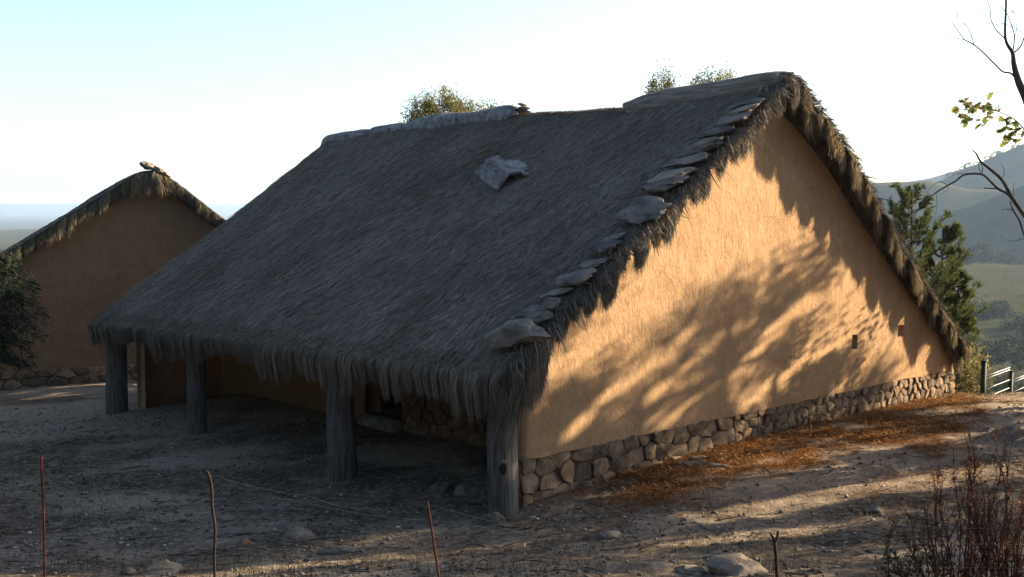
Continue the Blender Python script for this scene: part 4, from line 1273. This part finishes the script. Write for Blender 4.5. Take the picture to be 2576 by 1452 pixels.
BR = [
 ([(2565, 212), (2545, 186), (2524, 181), (2509, 168), (2470, 129), (2450, 113), (2426, 100)], .010, .006),
 ([(2426, 100), (2390, 91), (2374, 72), (2377, 48)], .004, .0015),
 ([(2426, 100), (2404, 68), (2393, 51), (2395, 14)], .005, .0015),
 ([(2402, 66), (2408, 40), (2410, 22)], .003, .0012),
 ([(2407, 78), (2386, 68), (2380, 45)], .0025, .0012),
 ([(2450, 113), (2444, 92), (2432, 66), (2415, 55), (2409, 38), (2416, 10)], .005, .0015),
 ([(2444, 92), (2455, 68), (2449, 50)], .003, .0012),
 ([(2432, 66), (2418, 48), (2424, 28)], .0025, .0012),
 ([(2432, 64), (2427, 32)], .0025, .0012),
 ([(2529, 98), (2513, 83), (2500, 66), (2492, 45), (2491, 25), (2484, 0), (2480, -30)], .006, .003),
 ([(2500, 78), (2515, 86), (2488, 88)], .0025, .0012),
 ([(2548, 130), (2552, 92), (2545, 65), (2534, 36), (2515, 14), (2502, -4)], .007, .002),
 ([(2552, 92), (2558, 70), (2548, 30), (2532, 10)], .004, .0015),
 ([(2551, 132), (2567, 118), (2578, 90), (2590, 50), (2600, -40)], .009, .004),
 ([(2575, 85), (2550, 68), (2524, 61), (2475, 60)], .004, .0015),
 ([(2526, 60), (2505, 56), (2482, 49)], .0025, .001),
 ([(2543, 28), (2560, 36), (2572, 52), (2580, 75)], .004, .002),
 ([(2545, 27), (2552, 18), (2557, 5)], .0025, .001),
 ([(2655, 640), (2600, 575), (2576, 540), (2547, 499), (2521, 453), (2490, 425), (2467, 406), (2455, 385), (2445, 378)], .026, .006),
 ([(2548, 500), (2530, 485), (2511, 475), (2490, 455), (2470, 439), (2428, 439), (2405, 455), (2385, 466), (2350, 488), (2324, 509), (2304, 538), (2301, 562), (2306, 578)], .014, .003),
 ([(2468, 407), (2455, 409), (2437, 396), (2425, 380), (2413, 372), (2398, 357)], .005, .0012),
 ([(2470, 439), (2462, 420), (2466, 405)], .005, .003),
 ([(2470, 439), (2472, 425), (2467, 408)], .004, .003),
 ([(2521, 453), (2526, 435), (2523, 420), (2517, 412)], .004, .0015),
 ([(2511, 475), (2493, 474), (2475, 473)], .007, .005),
 ([(2552, 503), (2549, 485), (2551, 458)], .004, .0015),
 ([(2428, 439), (2408, 436), (2395, 443)], .004, .001),
 ([(2384, 467), (2367, 457), (2348, 466), (2330, 484)], .004, .001),
 ([(2385, 466), (2384, 480), (2373, 482)], .003, .001),
 ([(2355, 488), (2357, 515), (2352, 545)], .003, .0012),
 ([(2640, 720), (2592, 622), (2576, 589), (2564, 555), (2548, 528), (2540, 505)], .014, .005),
 ([(2548, 529), (2535, 526), (2519, 528)], .005, .003),
 ([(2600, 600), (2576, 600), (2540, 607), (2516, 594)], .005, .0015),
 ([(2620, 430), (2590, 345), (2570, 318), (2548, 298), (2520, 284), (2490, 275), (2460, 268), (2430, 262), (2412, 268)], .008, .0015),
 ([(2560, 310), (2535, 302), (2505, 292), (2490, 300)], .003, .001),
 ([(2490, 277), (2470, 281), (2440, 290), (2420, 300)], .003, .001),
 ([(2520, 286), (2495, 300), (2470, 312)], .003, .001),
 ([(2440, 250), (2415, 215), (2406, 195), (2403, 170)], .0025, .001),
 ([(2600, 275), (2570, 268), (2540, 262), (2515, 262)], .003, .001)]
for pts, r0, r1 in BR: branch('branch', pts, r0 * .95, r1 * .9)

def oak_leaf(g, p, d, nrm, L, col, rng):
    """pointed lobed leaf with a folded midrib"""
    s = np.cross(d, nrm); s /= np.linalg.norm(s)
    prof = [(0, .02), (.14, .10), (.22, .34), (.30, .13), (.42, .42), (.52, .15), (.64, .34), (.74, .10), (1.0, 0)]
    mid = [p + d * L * t + nrm * L * (.10 * math.sin(t * 3) - .22 * t * t) for t, _ in prof]
    V = mid + [m + s * w_ * L + nrm * L * .10 * w_ + d * .10 * L * (w_ > .25) for m, (t, w_) in zip(mid, prof)] + [m - s * w_ * L + nrm * L * .10 * w_ + d * .10 * L * (w_ > .25) for m, (t, w_) in zip(mid, prof)]
    n = len(prof); Q = []
    for i in range(n - 1): Q += [(i, i + 1, n + i + 1, n + i), (i, 2 * n + i, 2 * n + i + 1, i + 1)]
    g.add(V, Q=Q, C=col)
ro = np.random.default_rng(90)
LEAFPX = [(2412, 268), (2425, 256), (2435, 252), (2446, 258), (2440, 266), (2458, 262), (2466, 256), (2470, 268), (2482, 262), (2490, 258), (2500, 262), (2496, 272), (2478, 276), (2512, 280), (2508, 270),
          (2426, 300), (2440, 290), (2446, 304), (2476, 308), (2466, 316), (2490, 298), (2502, 294), (2530, 296), (2540, 302), (2550, 306), (2560, 312), (2536, 318), (2548, 328), (2526, 330), (2540, 342), (2556, 340), (2562, 352), (2572, 335), (2550, 352), (2570, 320), (2578, 350), (2590, 330), (2420, 275), (2452, 272)]
for x, y in LEAFPX + [(a_ + ro.uniform(-9, 9), b_ + ro.uniform(-7, 7)) for a_, b_ in LEAFPX] + [(a_ + ro.uniform(-11, 11), b_ + ro.uniform(-7, 7)) for a_, b_ in LEAFPX[::2]]:
    p = at_y(x + ro.uniform(-4, 4), y + ro.uniform(-3, 3), YT + ro.uniform(-.12, .12)) - tb
    d = np.array([-.7 + ro.normal(0, .5), ro.normal(0, .5), -.35 + ro.normal(0, .4)]); d /= np.linalg.norm(d)
    nr = np.array([ro.normal(0, .5), -.5 + ro.normal(0, .4), .6]); nr -= d * (nr @ d); nr /= np.linalg.norm(nr)
    g = Geo(); oak_leaf(g, np.zeros(3), d, nr, ro.uniform(.05, .115), leaf_cols(1, ro, (.14, .155, .03), .25, (.17, .11, .04), .15)[0], ro)
    o = link('leaf', g.mesh('leaf'), M['leaf'], oak); o.location = p

# russet dry shrub at lower right
def twig_shrub(base, rng, label, name, nst, H, spread, mat, leafcol, nleaf, lsize, lean=(0, 0)):
    root = empty(name, base); tag(root, label, 'shrub')
    gs = Geo(); gl = Geo()
    for k in range(nst):
        a = rng.uniform(0, 6.28); h = H * rng.uniform(.55, 1.05); r = spread * rng.uniform(.15, 1)
        b0 = np.array([math.cos(a), math.sin(a), 0]) * .18 * r
        e = np.array([math.cos(a) * r + lean[0], math.sin(a) * r + lean[1], h])
        P = smooth_path(noise_path(b0 + [0, 0, -.1], e, 6, .035, rng), 12)
        gs.tube(P, np.linspace(.0075, .002, 12), 5, cap=False)
        for q in range(rng.integers(8, 15)):
            i = rng.integers(3, 11); L = rng.uniform(.15, .42) * (1 - i / 18)
            dd = (P[i] - P[i - 1]); dd /= np.linalg.norm(dd); dd = dd + rng.normal(0, .45, 3); dd /= np.linalg.norm(dd)
            S = smooth_path(noise_path(P[i], P[i] + dd * L + [0, 0, .04], 4, .012, rng), 6)
            gs.tube(S, np.linspace(.0034, .0012, 6), 4, cap=False)
            m = nleaf; t = rng.random(m) * 5; i0 = np.clip(t.astype(int), 0, 4); f = (t - i0)[:, None]
            p = S[i0] * (1 - f) + S[i0 + 1] * f
            V, Q, C = leaves(p, rng.uniform(.5, 1.2, m) * lsize, rng, leaf_cols(m, rng, leafcol, .35, (.08, .06, .036), .25), .35, np.array([0, 0, .5]))
            gl.add(V, Q=Q, C=C)
    link('stems', gs.mesh('stems', True), M[mat], root); link('foliage', gl.mesh('foliage'), M['dry'], root)
rs_ = np.random.default_rng(95)
for (x, Y, ytop, sp, nst, lab) in [(2420, 8.6, 1165, .62, 24, 'leafless russet shrub left of the tallest twigs in the lower right corner'),
                                   (2555, 8.4, 1105, .60, 25, 'tall russet dry shrub at the lower right corner')]:
    w = at_y(x, ytop, Y); b = terrain_at(w[0], w[1])
    twig_shrub((w[0], w[1], b), rs_, lab, 'dry_shrub', nst, w[2] - b, sp, 'redtwig', (.085, .034, .015), 7, .034)
w = at_y(2290, 1340, 8.3); b = terrain_at(w[0], w[1])
twig_shrub((w[0], w[1], b), rs_, 'small green leafy sprig at the foot of the russet shrub', 'green_sprig', 6, w[2] - b, .22, 'redtwig', (.03, .045, .015), 8, .045)
# yellow-green bush behind the back corner
w = at_y(2432, 945, 27.5); b = terrain_at(w[0], w[1])
rt = np.random.default_rng(97)
clump_tree('broom_bush', (w[0], w[1], b - .1), 1.0, .62, .55, .5, 30, 120, .09, rt, 'yellow-green bush between the back corner of the house and the green fence', 'bush', base_col=(.09, .085, .03), alt=(.16, .12, .045), trunk_r=.04, clump_r=.3, vertical=.6)
w = at_y(2405, 985, 26.0); b = terrain_at(w[0], w[1])

# ------------------------------------------------------------------ green mesh fence on the right
FD = np.array([.652, .758, 0])
f0 = at_y(2472, 1012, 26.0)
fence = empty('mesh_fence', (f0[0], f0[1], f0[2]))
tag(fence, 'dark green wire mesh fence with rails coloured as sun glints above the valley', 'fence')
step = -.36
for k in range(4):
    base = FD * 2.2 * k
    g = Geo(); zt_ = (1.0 if k == 0 else .86) + step * k
    g.box((base[0] - .05, base[1] - .05, step * k - 1.2), (base[0] + .05, base[1] + .05, zt_))
    p = link('post', g.mesh('post'), M['green'], fence)
    g = Geo(); g.box((base[0] - .056, base[1] - .056, zt_ + .001), (base[0] + .056, base[1] + .056, zt_ + .025)); link('post_cap', g.mesh('post_cap'), M['green'], p)
    if k == 3: break
    g = Geo(); a = base + FD * .07; b_ = base + FD * 2.13
    for t in np.linspace(0, 1, 36):
        q_ = a + (b_ - a) * t; g.tube([q_ + [0, 0, step * k - .35], q_ + [0, 0, step * k + .80]], .0026, 4)
    pan = link('mesh_panel', g.mesh('mesh_panel'), M['green'], fence)
    for hz_ in (.62, .56, .30, .09, -.10):
        g = Geo(); h_ = hz_ + step * k; o_ = np.array([-.01, -.02, 0])
        g.tube([a + o_ + [0, 0, h_], b_ + o_ + [0, 0, h_]], .008, 6)
        link('rail', g.mesh('rail', True), M['rail'], pan)

# ------------------------------------------------------------------ rusty wire fence in the foreground
YF = 7.0
wf0 = at_y(1075, 1452, YF); wf0[2] = terrain_at(wf0[0], wf0[1])
wf = empty('wire_fence', wf0.tolist())
tag(wf, 'sagging wire fence on thin rusty stakes across the foreground', 'fence')
def stake(pts, r, mat, label, Y=YF):
    P = [at_y(x, y, Y) for x, y in pts]
    e = P[-1].copy(); dirn = (P[-1] - P[-2]); dirn /= np.linalg.norm(dirn)
    zg = terrain_at(e[0], e[1]) - .2
    P.append(e + dirn * ((zg - e[2]) / dirn[2]))
    P = smooth_path(np.array(P), len(P) * 4) - wf0
    g = Geo(); g.tube(P, r, 8); o = link('stake', g.mesh('stake', True), M[mat], wf); o['label'] = label
    return o
stake([(104, 1150), (105, 1200), (110, 1300), (112, 1452)], .0068, 'rust', 'thin rusty iron rod at far left')
stake([(519, 1185), (527, 1200), (533, 1235), (534, 1275), (541, 1330), (539, 1390), (540, 1452)], .009, 'stick', 'crooked wooden stick')
stake([(1075, 1262), (1087, 1340), (1104, 1452)], .0078, 'rust', 'leaning ribbed rusty rod')
fk = stake([(1948, 1362), (1952, 1400), (1955, 1452)], .0115, 'stick', 'forked stick')
for pts in ([(1948, 1364), (1944, 1352), (1938, 1342)], [(1948, 1366), (1955, 1352), (1957, 1336)]):
    g = Geo(); g.tube(smooth_path(np.array([at_y(x, y, YF) for x, y in pts]), 8) - wf0, np.linspace(.011, .007, 8), 6); link('fork_prong', g.mesh('fork_prong', True), M['stick'], fk)
WIRES = [[(105, 1158), (250, 1196), (400, 1206), (524, 1196), (600, 1216), (700, 1237), (780, 1250), (840, 1270), (900, 1279), (980, 1279), (1077, 1272), (1130, 1284), (1200, 1302), (1270, 1320), (1330, 1326), (1420, 1322), (1560, 1318), (1700, 1326), (1820, 1340), (1946, 1352), (2080, 1330), (2240, 1318), (2420, 1330), (2640, 1320)],
         [(108, 1262), (300, 1292), (534, 1262), (640, 1246), (690, 1252), (780, 1268), (860, 1284), (960, 1301), (1082, 1310), (1180, 1318), (1260, 1338), (1380, 1346), (1560, 1352), (1760, 1372), (1950, 1382), (2200, 1368), (2600, 1370)],
         [(110, 1372), (320, 1396), (540, 1380), (740, 1392), (940, 1408), (1096, 1404), (1300, 1416), (1560, 1420), (1760, 1436), (1953, 1440), (2240, 1428), (2600, 1430)]]
for k, pts in enumerate(WIRES):
    g = Geo(); P = smooth_path(np.array([at_y(x, y, YF + .012 * (k - 1)) for x, y in pts]), len(pts) * 5) - wf0
    g.tube(P, [.0012, .0010, .0008][k], 5)
    link('strand_wire', g.mesh('strand_wire', True), M['wire'], wf)
g = Geo()
top_w = np.array(WIRES[0]); rw = np.random.default_rng(5)
for x in np.arange(30, 2560, 44):
    yt = np.interp(x, top_w[:, 0], top_w[:, 1])
    if rw.random() < .25: continue
    P = np.array([at_y(x + rw.normal(0, 2) + 8 * s * rw.normal(), yt + (1560 - yt) * s, YF + .005) for s in np.linspace(0, 1, 7)]) - wf0
    g.tube(P, .0005, 3, cap=False)
tag(link('mesh_wires', g.mesh('mesh_wires'), M['darkwire'], wf), kind='stuff')

# ------------------------------------------------------------------ rocks on the ground
def ground_hit(x, y):
    d = ray(x, y); lo, hi = 4.0, 60.0
    for _ in range(50):
        m = (lo + hi) / 2; p = CAM + d * m
        if p[2] > gz(p[0], p[1]): lo = m
        else: hi = m
    return CAM + d * hi
def px_size(p): return p[1] / FPX
ROCKS = [ # px centre-bottom, width px, height px, depth ratio, label, material
 (1862, 1450, 150, 62, .9, 'largest pale boulder half buried at the bottom edge by the forked stick', 'rock'),
 (1742, 1448, 95, 26, .9, 'low grey stone left of the big boulder at the bottom edge', 'rock'),
 (1778, 1182, 132, 24, .6, 'long flat slab lying in the needle litter by the sunlit gable', 'rock'),
 (1762, 1160, 74, 18, .6, 'short pale slab lying just behind the long flat slab', 'rock'),
 (1176, 1178, 56, 30, .8, 'brown block lying under the porch between the wall and the front post', 'rock'),
 (1066, 1224, 52, 26, .8, 'leftmost stone of the low row left of the front post', 'rock'),
 (1098, 1236, 40, 24, .8, 'second stone of the low row left of the front post', 'rock'),
 (1126, 1240, 52, 38, .8, 'tallest pale stone of the low row left of the front post', 'rock'),
 (1160, 1246, 44, 28, .8, 'rounded stone between the tallest one and the front post', 'rock'),
 (1202, 1248, 54, 36, .8, 'last stone of the low row, touching the front post', 'rock'),
 (1236, 1318, 92, 34, .8, 'rough grey footing stone under the knotted front post', 'rock'),
 (1395, 1312, 24, 13, .8, 'small white stone right of the front post', 'rock'),
 (1338, 1306, 26, 11, .8, 'small pinkish stone between the front post and the white stone', 'rock'),
 (742, 1362, 92, 40, .7, 'pointed grey outcrop in front of the thickest post', 'rock'),
 (855, 1394, 120, 24, .6, 'long low dark outcrop beside the sunlit streak', 'rock'),
 (410, 1452, 120, 40, .7, 'mossy outcrop at the bottom edge right of the far left rod', 'rock'),
 (320, 1452, 60, 22, .7, 'small outcrop at the bottom edge left of the mossy one', 'rock'),
 (560, 1352, 130, 22, .6, 'flat grey bedrock patch near the crooked stick', 'rock'),
 (560, 1312, 66, 16, .6, 'thin bedrock edge just above the flat grey patch', 'rock'),
 (770, 1312, 58, 22, .7, 'pale stone left of the leaning rusty rod', 'rock'),
 (618, 1368, 26, 11, .8, 'small terracotta brick fragment on the pale gravel', 'brickbit'),
 (470, 1388, 34, 12, .8, 'small buff stone left of the crooked stick', 'rock'),
 (2206, 1290, 60, 20, .7, 'bluish flat stone on the shaded path', 'rock'),
 (1530, 1356, 76, 24, .7, 'greenish flat rock below the small white stone', 'rock'),
 (1606, 1362, 22, 9, .8, 'small pale stone right of the greenish flat rock', 'rock'),
 (1720, 1370, 16, 9, .8, 'pebble-sized pale stone above the big boulder', 'rock'),
 (2500, 1018, 62, 18, .7, 'brown flat stone at the foot of the green mesh fence', 'rock'),
 (1475, 1228, 56, 18, .7, 'dark stone at the foot of the gable footing', 'rock'),
 (130, 1172, 44, 12, .7, 'grey stone on the shaded ground at far left', 'rock'),
 (540, 1264, 60, 14, .6, 'pale flat stone on the dark ground left of the thickest post', 'rock'),
 (328, 1245, 52, 10, .6, 'thin pale stone on the dark ground at left', 'rock'),
]
for k, (x, y, wpx, hpx, dr, lab, mt) in enumerate(ROCKS):
    p = ground_hit(x, min(y, 1446)); s = px_size(p)
    W_, H_ = wpx * s, hpx * s
    place_rock('ground_rock', (p[0], p[1] + W_ * dr * .3, p[2] + H_ * .02), (W_ * 1.05, W_ * dr, H_ * 1.5), 200 + k, lab, 'rock', M[mt], (0, 0, RNG.uniform(-.4, .4)))

# ------------------------------------------------------------------ loose ground cover
rg = np.random.default_rng(60)
def scatter(N, x0, x1, y0, y1, dens=None):
    x = rg.uniform(x0, x1, N); y = rg.uniform(y0, y1, N)
    lu_ = (x - P0[0]) * UH[0] + (y - P0[1]) * UH[1]; lv_ = (x - P0[0]) * VH[0] + (y - P0[1]) * VH[1]
    ok = ~((lu_ > 0) & (lu_ < 13.6) & (lv_ > 0) & (lv_ < 14) & ~((lu_ < 2.0) & (lv_ > .5) & (lv_ < 13.5)))
    if dens is not None: ok &= rg.random(N) < dens(x, y, lu_, lv_)
    return x[ok], y[ok], lu_[ok], lv_[ok]
def gzs(x, y):
    return np.concatenate([near_z(x[i:i+20000], y[i:i+20000]) for i in range(0, len(x), 20000)]) if len(x) else np.zeros(0)
# gravel
x, y, _, _ = scatter(60000, -13, 13, 9, 27, lambda x, y, a, b: np.clip(.25 + .9 * N3.fbm(x * .5, y * .7, 3), .05, 1) * np.clip(16 / y, .3, 1.4))
z = gzs(x, y); N = len(x)
OD = np.array([[1,0,0],[-1,0,0],[0,1,0],[0,-1,0],[0,0,1],[0,0,-1.]]); OT = np.array([[0,2,4],[2,1,4],[1,3,4],[3,0,4],[2,0,5],[1,2,5],[3,1,5],[0,3,5]])
sz = np.exp(rg.normal(-4.05, .6, N)).clip(.006, .05)
V = OD[None] * rg.uniform(.6, 1.1, (N, 6, 1)) * sz[:, None, None] * np.array([1.2, 1, .6])
th_ = rg.uniform(0, 6.28, N); cs, sn = np.cos(th_)[:, None], np.sin(th_)[:, None]
V = np.stack([V[..., 0] * cs - V[..., 1] * sn, V[..., 0] * sn + V[..., 1] * cs, V[..., 2]], -1) + np.stack([x, y, z + sz * .25], -1)[:, None]
T_ = (OT[None] + (np.arange(N) * 6)[:, None, None]).reshape(-1, 3)
pc = leaf_cols(N, rg, (.13, .115, .096), .4, (.28, .26, .23), .06)
tag(link('gravel', mesh_np('gravel', V.reshape(-1, 3), tris=T_, col=np.repeat(pc, 6, 0)), M['pebble']), kind='stuff')
# fallen pine needles heaped along the gable
def litd(x, y, a, b):
    m = sstep(.3, 2.0, a) * (1 - sstep(12.8, 14.5, a)) * (1 - sstep(0, 1.0, -b + .9 * N2.fbm(a * .9, b * 1.8, 3) - .8 - 1.5 * np.exp(-((a - 7.0) / 3.2) ** 2))) * (b < 0)
    m = m * sstep(-.35, .15, N4.fbm(a * 1.1, b * 1.6, 3) + .35 + b * .12)
    return np.clip(m + .25 * sstep(.2, .5, N4.fbm(a * .8 + 9, b * 1.4, 3)) * (b < 0) * (b > -4.5) * sstep(2, 5, a), 0, 1)
x, y, a, b = scatter(150000, -.5, 14, 13, 27, litd)
x, y, a, b = x[:60000], y[:60000], a[:60000], b[:60000]
N = len(x); z = gzs(x, y) + .045 * rg.random(N) + .03
th_ = rg.uniform(0, 6.28, N); L = rg.uniform(.05, .13, N); el = rg.normal(.1, .3, N)
d = np.stack([np.cos(th_) * np.cos(el), np.sin(th_) * np.cos(el), np.sin(el)], -1)
p = np.stack([x, y, z], -1)
V, Q, C = strands(np.stack([p, p + d * L[:, None] * .5 + [0, 0, .01], p + d * L[:, None]], 1), np.cross(d, [0, 0, 1.]) + rg.normal(0, .2, (N, 3)), np.tile([.006, .009, .003], (N, 1)), leaf_cols(N, rg, (.125, .056, .018), .45, (.27, .165, .075), .35))
tag(link('needle_litter', mesh_np('needle_litter', V, quads=Q, col=C), M['dry']), kind='stuff')
# dry grass
def grd(x, y, a, b):
    k = sstep(.12, .45, N1.fbm(x * .45 + 4, y * .7, 3)) * .8 + .05
    k = k + .9 * np.exp(-((a - 4.5) / 2.5) ** 2 - ((b + 3.9) / .5) ** 2)
    return k * np.clip(15 / y, .2, 1.3)
x, y, a, b = scatter(110000, -12, 14, 8.5, 28, grd)
N = len(x); z = gzs(x, y)
H_ = rg.uniform(.04, .13, N); le = rg.normal(0, .5, (N, 2)) * H_[:, None]
p = np.stack([x, y, z - .01], -1); tipp = p + np.concatenate([le, H_[:, None]], 1); mid = (p + tipp) / 2 + np.concatenate([-le * .2, H_[:, None] * .12], 1)
sd = rg.normal(size=(N, 3)); sd[:, 2] = 0; sd /= np.linalg.norm(sd, axis=1)[:, None]
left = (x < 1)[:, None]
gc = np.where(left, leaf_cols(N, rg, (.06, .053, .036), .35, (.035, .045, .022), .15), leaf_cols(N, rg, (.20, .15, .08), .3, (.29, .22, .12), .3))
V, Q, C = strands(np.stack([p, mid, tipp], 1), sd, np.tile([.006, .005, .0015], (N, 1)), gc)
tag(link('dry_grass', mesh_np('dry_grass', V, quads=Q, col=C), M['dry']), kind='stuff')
# dead leaves and bark crumbs
x, y, a, b = scatter(34000, -13, 13, 8.8, 27, lambda x, y, a, b: np.clip(sstep(-.1, .5, N2.fbm(x * .5 + 7, y * .8, 3)) + .08, 0, 1) * np.clip(15 / y, .3, 1.3))
z = gzs(x, y) + .008
V, Q, C = leaves(np.stack([x, y, z], -1), rg.uniform(.02, .065, len(x)), rg, leaf_cols(len(x), rg, (.085, .05, .026), .45, (.20, .15, .09), .25), .55, np.array([0, 0, .25]))
V[:, 2] = np.maximum(V[:, 2], np.repeat(z, 4) - .004)
tag(link('leaf_litter', mesh_np('leaf_litter', V, quads=Q, col=C), M['dry']), kind='stuff')
# fallen twigs
g = Geo(); x, y, a, b = scatter(900, -10, 12, 9, 25)
for i in range(len(x)):
    L = rg.uniform(.12, .5); t = rg.uniform(0, 3.14); z = gz(x[i], y[i])
    e = np.array([x[i] + math.cos(t) * L, y[i] + math.sin(t) * L, 0]); e[2] = gz(e[0], e[1]) + .02
    g.tube(noise_path(np.array([x[i], y[i], z + .015]), e, 4, .015, rg), [.006, .006, .005, .003], 4)
tag(link('fallen_twigs', g.mesh('fallen_twigs'), M['stick']), kind='stuff')

# ------------------------------------------------------------------ woods and trees down the valley
rw = np.random.default_rng(66)
def far_crown(g, c, rad, nl, rng, tone):
    d = rng.normal(size=(nl, 3)); d /= np.linalg.norm(d, axis=1)[:, None]
    lob = 1 + .28 * N1.fbm(d[:, 0] * 2.2 + c[0], d[:, 1] * 2.2 + d[:, 2] * 2 + c[1], 3)
    P = c + d * (rad * lob * rng.uniform(.72, 1.0, nl))[:, None] * np.array([1, 1, .78])
    V, Q, C = leaves(P, np.full(nl, rad * .24) * rng.uniform(.6, 1.3, nl), rng, leaf_cols(nl, rng, (.028, .035, .014), .3, (.055, .055, .022), .3) * tone, .8)
    g.add(V, Q=Q, C=C)
g = Geo(); n = 0
while n < 640:
    az = rw.uniform(17, 31); r = math.exp(rw.uniform(math.log(120), math.log(430)))
    x, y = math.sin(math.radians(az)) * r, math.cos(math.radians(az)) * r
    if N4.fbm(np.array([x / 45.0]), np.array([y / 45.0]), 2)[0] < -.15: continue
    rad = rw.uniform(1.5, 3.6); z = terrain_at(x, y)
    far_crown(g, np.array([x, y, z + rad * .55]), rad, 150, rw, rw.uniform(.7, 1.3)); n += 1
n = 0
while n < 260:
    az = rw.uniform(17, 31); r = rw.uniform(430, 780)
    x, y = math.sin(math.radians(az)) * r, math.cos(math.radians(az)) * r
    if N4.fbm(np.array([x / 70.0]), np.array([y / 70.0]), 2)[0] < .05: continue
    rad = rw.uniform(1.2, 3.0); z = terrain_at(x, y)
    far_crown(g, np.array([x, y, z + rad * .5]), rad, 60, rw, rw.uniform(.7, 1.3)); n += 1
for _ in range(3600):
    az = rw.uniform(17, 31); r = math.exp(rw.uniform(math.log(56), math.log(760)))
    x, y = math.sin(math.radians(az)) * r, math.cos(math.radians(az)) * r
    rad = rw.uniform(.5, 1.3); far_crown(g, np.array([x, y, terrain_at(x, y) + rad * .3]), rad, 26, rw, rw.uniform(.6, 1.5))
tag(link('valley_woodland', g.mesh('valley_woodland'), M['farleaf']), kind='stuff')
def far_tree(px, py, r, wpx, label, group=None, name='rounded_tree'):
    w = at_y(px, py, r); z = terrain_at(w[0], w[1]); rad = wpx * r / FPX / 2
    root = empty(name, (w[0], w[1], z)); tag(root, label, 'tree', group)
    g = Geo(); far_crown(g, np.array([0, 0, rad * .85]), rad, 700, rw, 1.0)
    link('crown', g.mesh('crown'), M['farleaf'], root)
    g = Geo(); g.tube([(0, 0, -1), (0, 0, rad * .8)], [rad * .09, rad * .05], 6); link('trunk', g.mesh('trunk'), M['bark'], root)
far_tree(2468, 645, 545, 62, 'big rounded dark tree on the valley floor below the shaded hill')
far_tree(2532, 640, 545, 44, 'rounded pale tree right of the big one on the valley floor')
far_tree(2432, 672, 500, 34, 'smaller round tree left of the big one on the valley floor')
for k, x in enumerate([2384, 2400, 2418, 2432, 2478, 2500, 2508, 2546, 2558]):
    az = math.degrees(math.atan((x - PW / 2) / FPX)); r = 1235
    Xw, Yw = math.sin(math.radians(az)) * r, math.cos(math.radians(az)) * r
    root = empty('crest_tree', (Xw, Yw, terrain_at(Xw, Yw) - 1)); tag(root, 'tiny tree on the crest of the hazy right hill, %s of nine from the left' % ['first', 'second', 'third', 'fourth', 'fifth', 'sixth', 'seventh', 'eighth', 'last'][k], 'tree', 'trees on the crest of the hazy hill')
    g = Geo(); rad = rw.uniform(3.2, 6.0); far_crown(g, np.array([0, 0, rad * .9 + 1]), rad, 260, rw, .9)
    link('crown', g.mesh('crown'), M['farleaf'], root)
    g = Geo(); g.tube([(0, 0, -1), (0, 0, rad)], [.5, .3], 5); link('trunk', g.mesh('trunk'), M['bark'], root)

g = Geo(); n = 0  # unseen woods behind the camera, added to cut the sky light
while n < 190:
    az = rw.uniform(112, 262); r = math.exp(rw.uniform(math.log(11), math.log(70)))
    x, y = math.sin(math.radians(az)) * r, math.cos(math.radians(az)) * r
    rad = rw.uniform(1.6, 3.2); z = terrain_at(x, y)
    c = np.array([x, y, z + rad * 1.5])
    g.tube([(x, y, z - .5), (x, y, z + rad * 1.4)], [.16, .09], 6, C=np.array([.04, .034, .028]))
    far_crown(g, c, rad, 260, rw, rw.uniform(.7, 1.2)); n += 1
tag(link('unseen_shade_woodland', g.mesh('unseen_shade_woodland'), M['farleaf']), kind='stuff')

# unseen tall evergreens behind the camera and at left, added to block sky light
g = Geo(); n = 0
while n < 85:
    if n < 45: x, y = rw.uniform(-34, 30), rw.uniform(-34, -9)
    else: x, y = rw.uniform(-40, -14), rw.uniform(-6, 30)
    if y > -8 and x / max(y, .1) > -.72 and y > 0: continue
    if x > 8 and y > -9: continue
    H_ = rw.uniform(8, 13); z = terrain_at(x, y)
    g.tube([(x, y, z - .5), (x, y, z + H_ * .9)], [.2, .06], 6, C=np.array([.04, .034, .028]))
    for q in range(7):
        f = .28 + .68 * q / 6; rad = (1.9 - 1.3 * f) * rw.uniform(.85, 1.2)
        far_crown(g, np.array([x + rw.normal(0, .4), y + rw.normal(0, .4), z + H_ * f]), rad * 1.25, 90, rw, rw.uniform(.7, 1.2))
    n += 1
for al, q, zc, rad in [(12, 31.6, 3.4, 1.5), (12.5, 33.5, 3.6, 1.7), (13, 35.5, 3.2, 1.8)]:  # crowns hidden behind the big roof, added to shade the small house and yard
    c = np.array([*(al * SH + q * SQ), 0.]); z = terrain_at(c[0], c[1])
    g.tube([(c[0], c[1], z - .5), (c[0], c[1], zc)], [.14, .06], 6, C=np.array([.04, .034, .028]))
    far_crown(g, np.array([c[0], c[1], zc]), rad, 420, rw, 1.0)
tag(link('unseen_shade_trees', g.mesh('unseen_shade_trees'), M['farleaf']), kind='stuff')
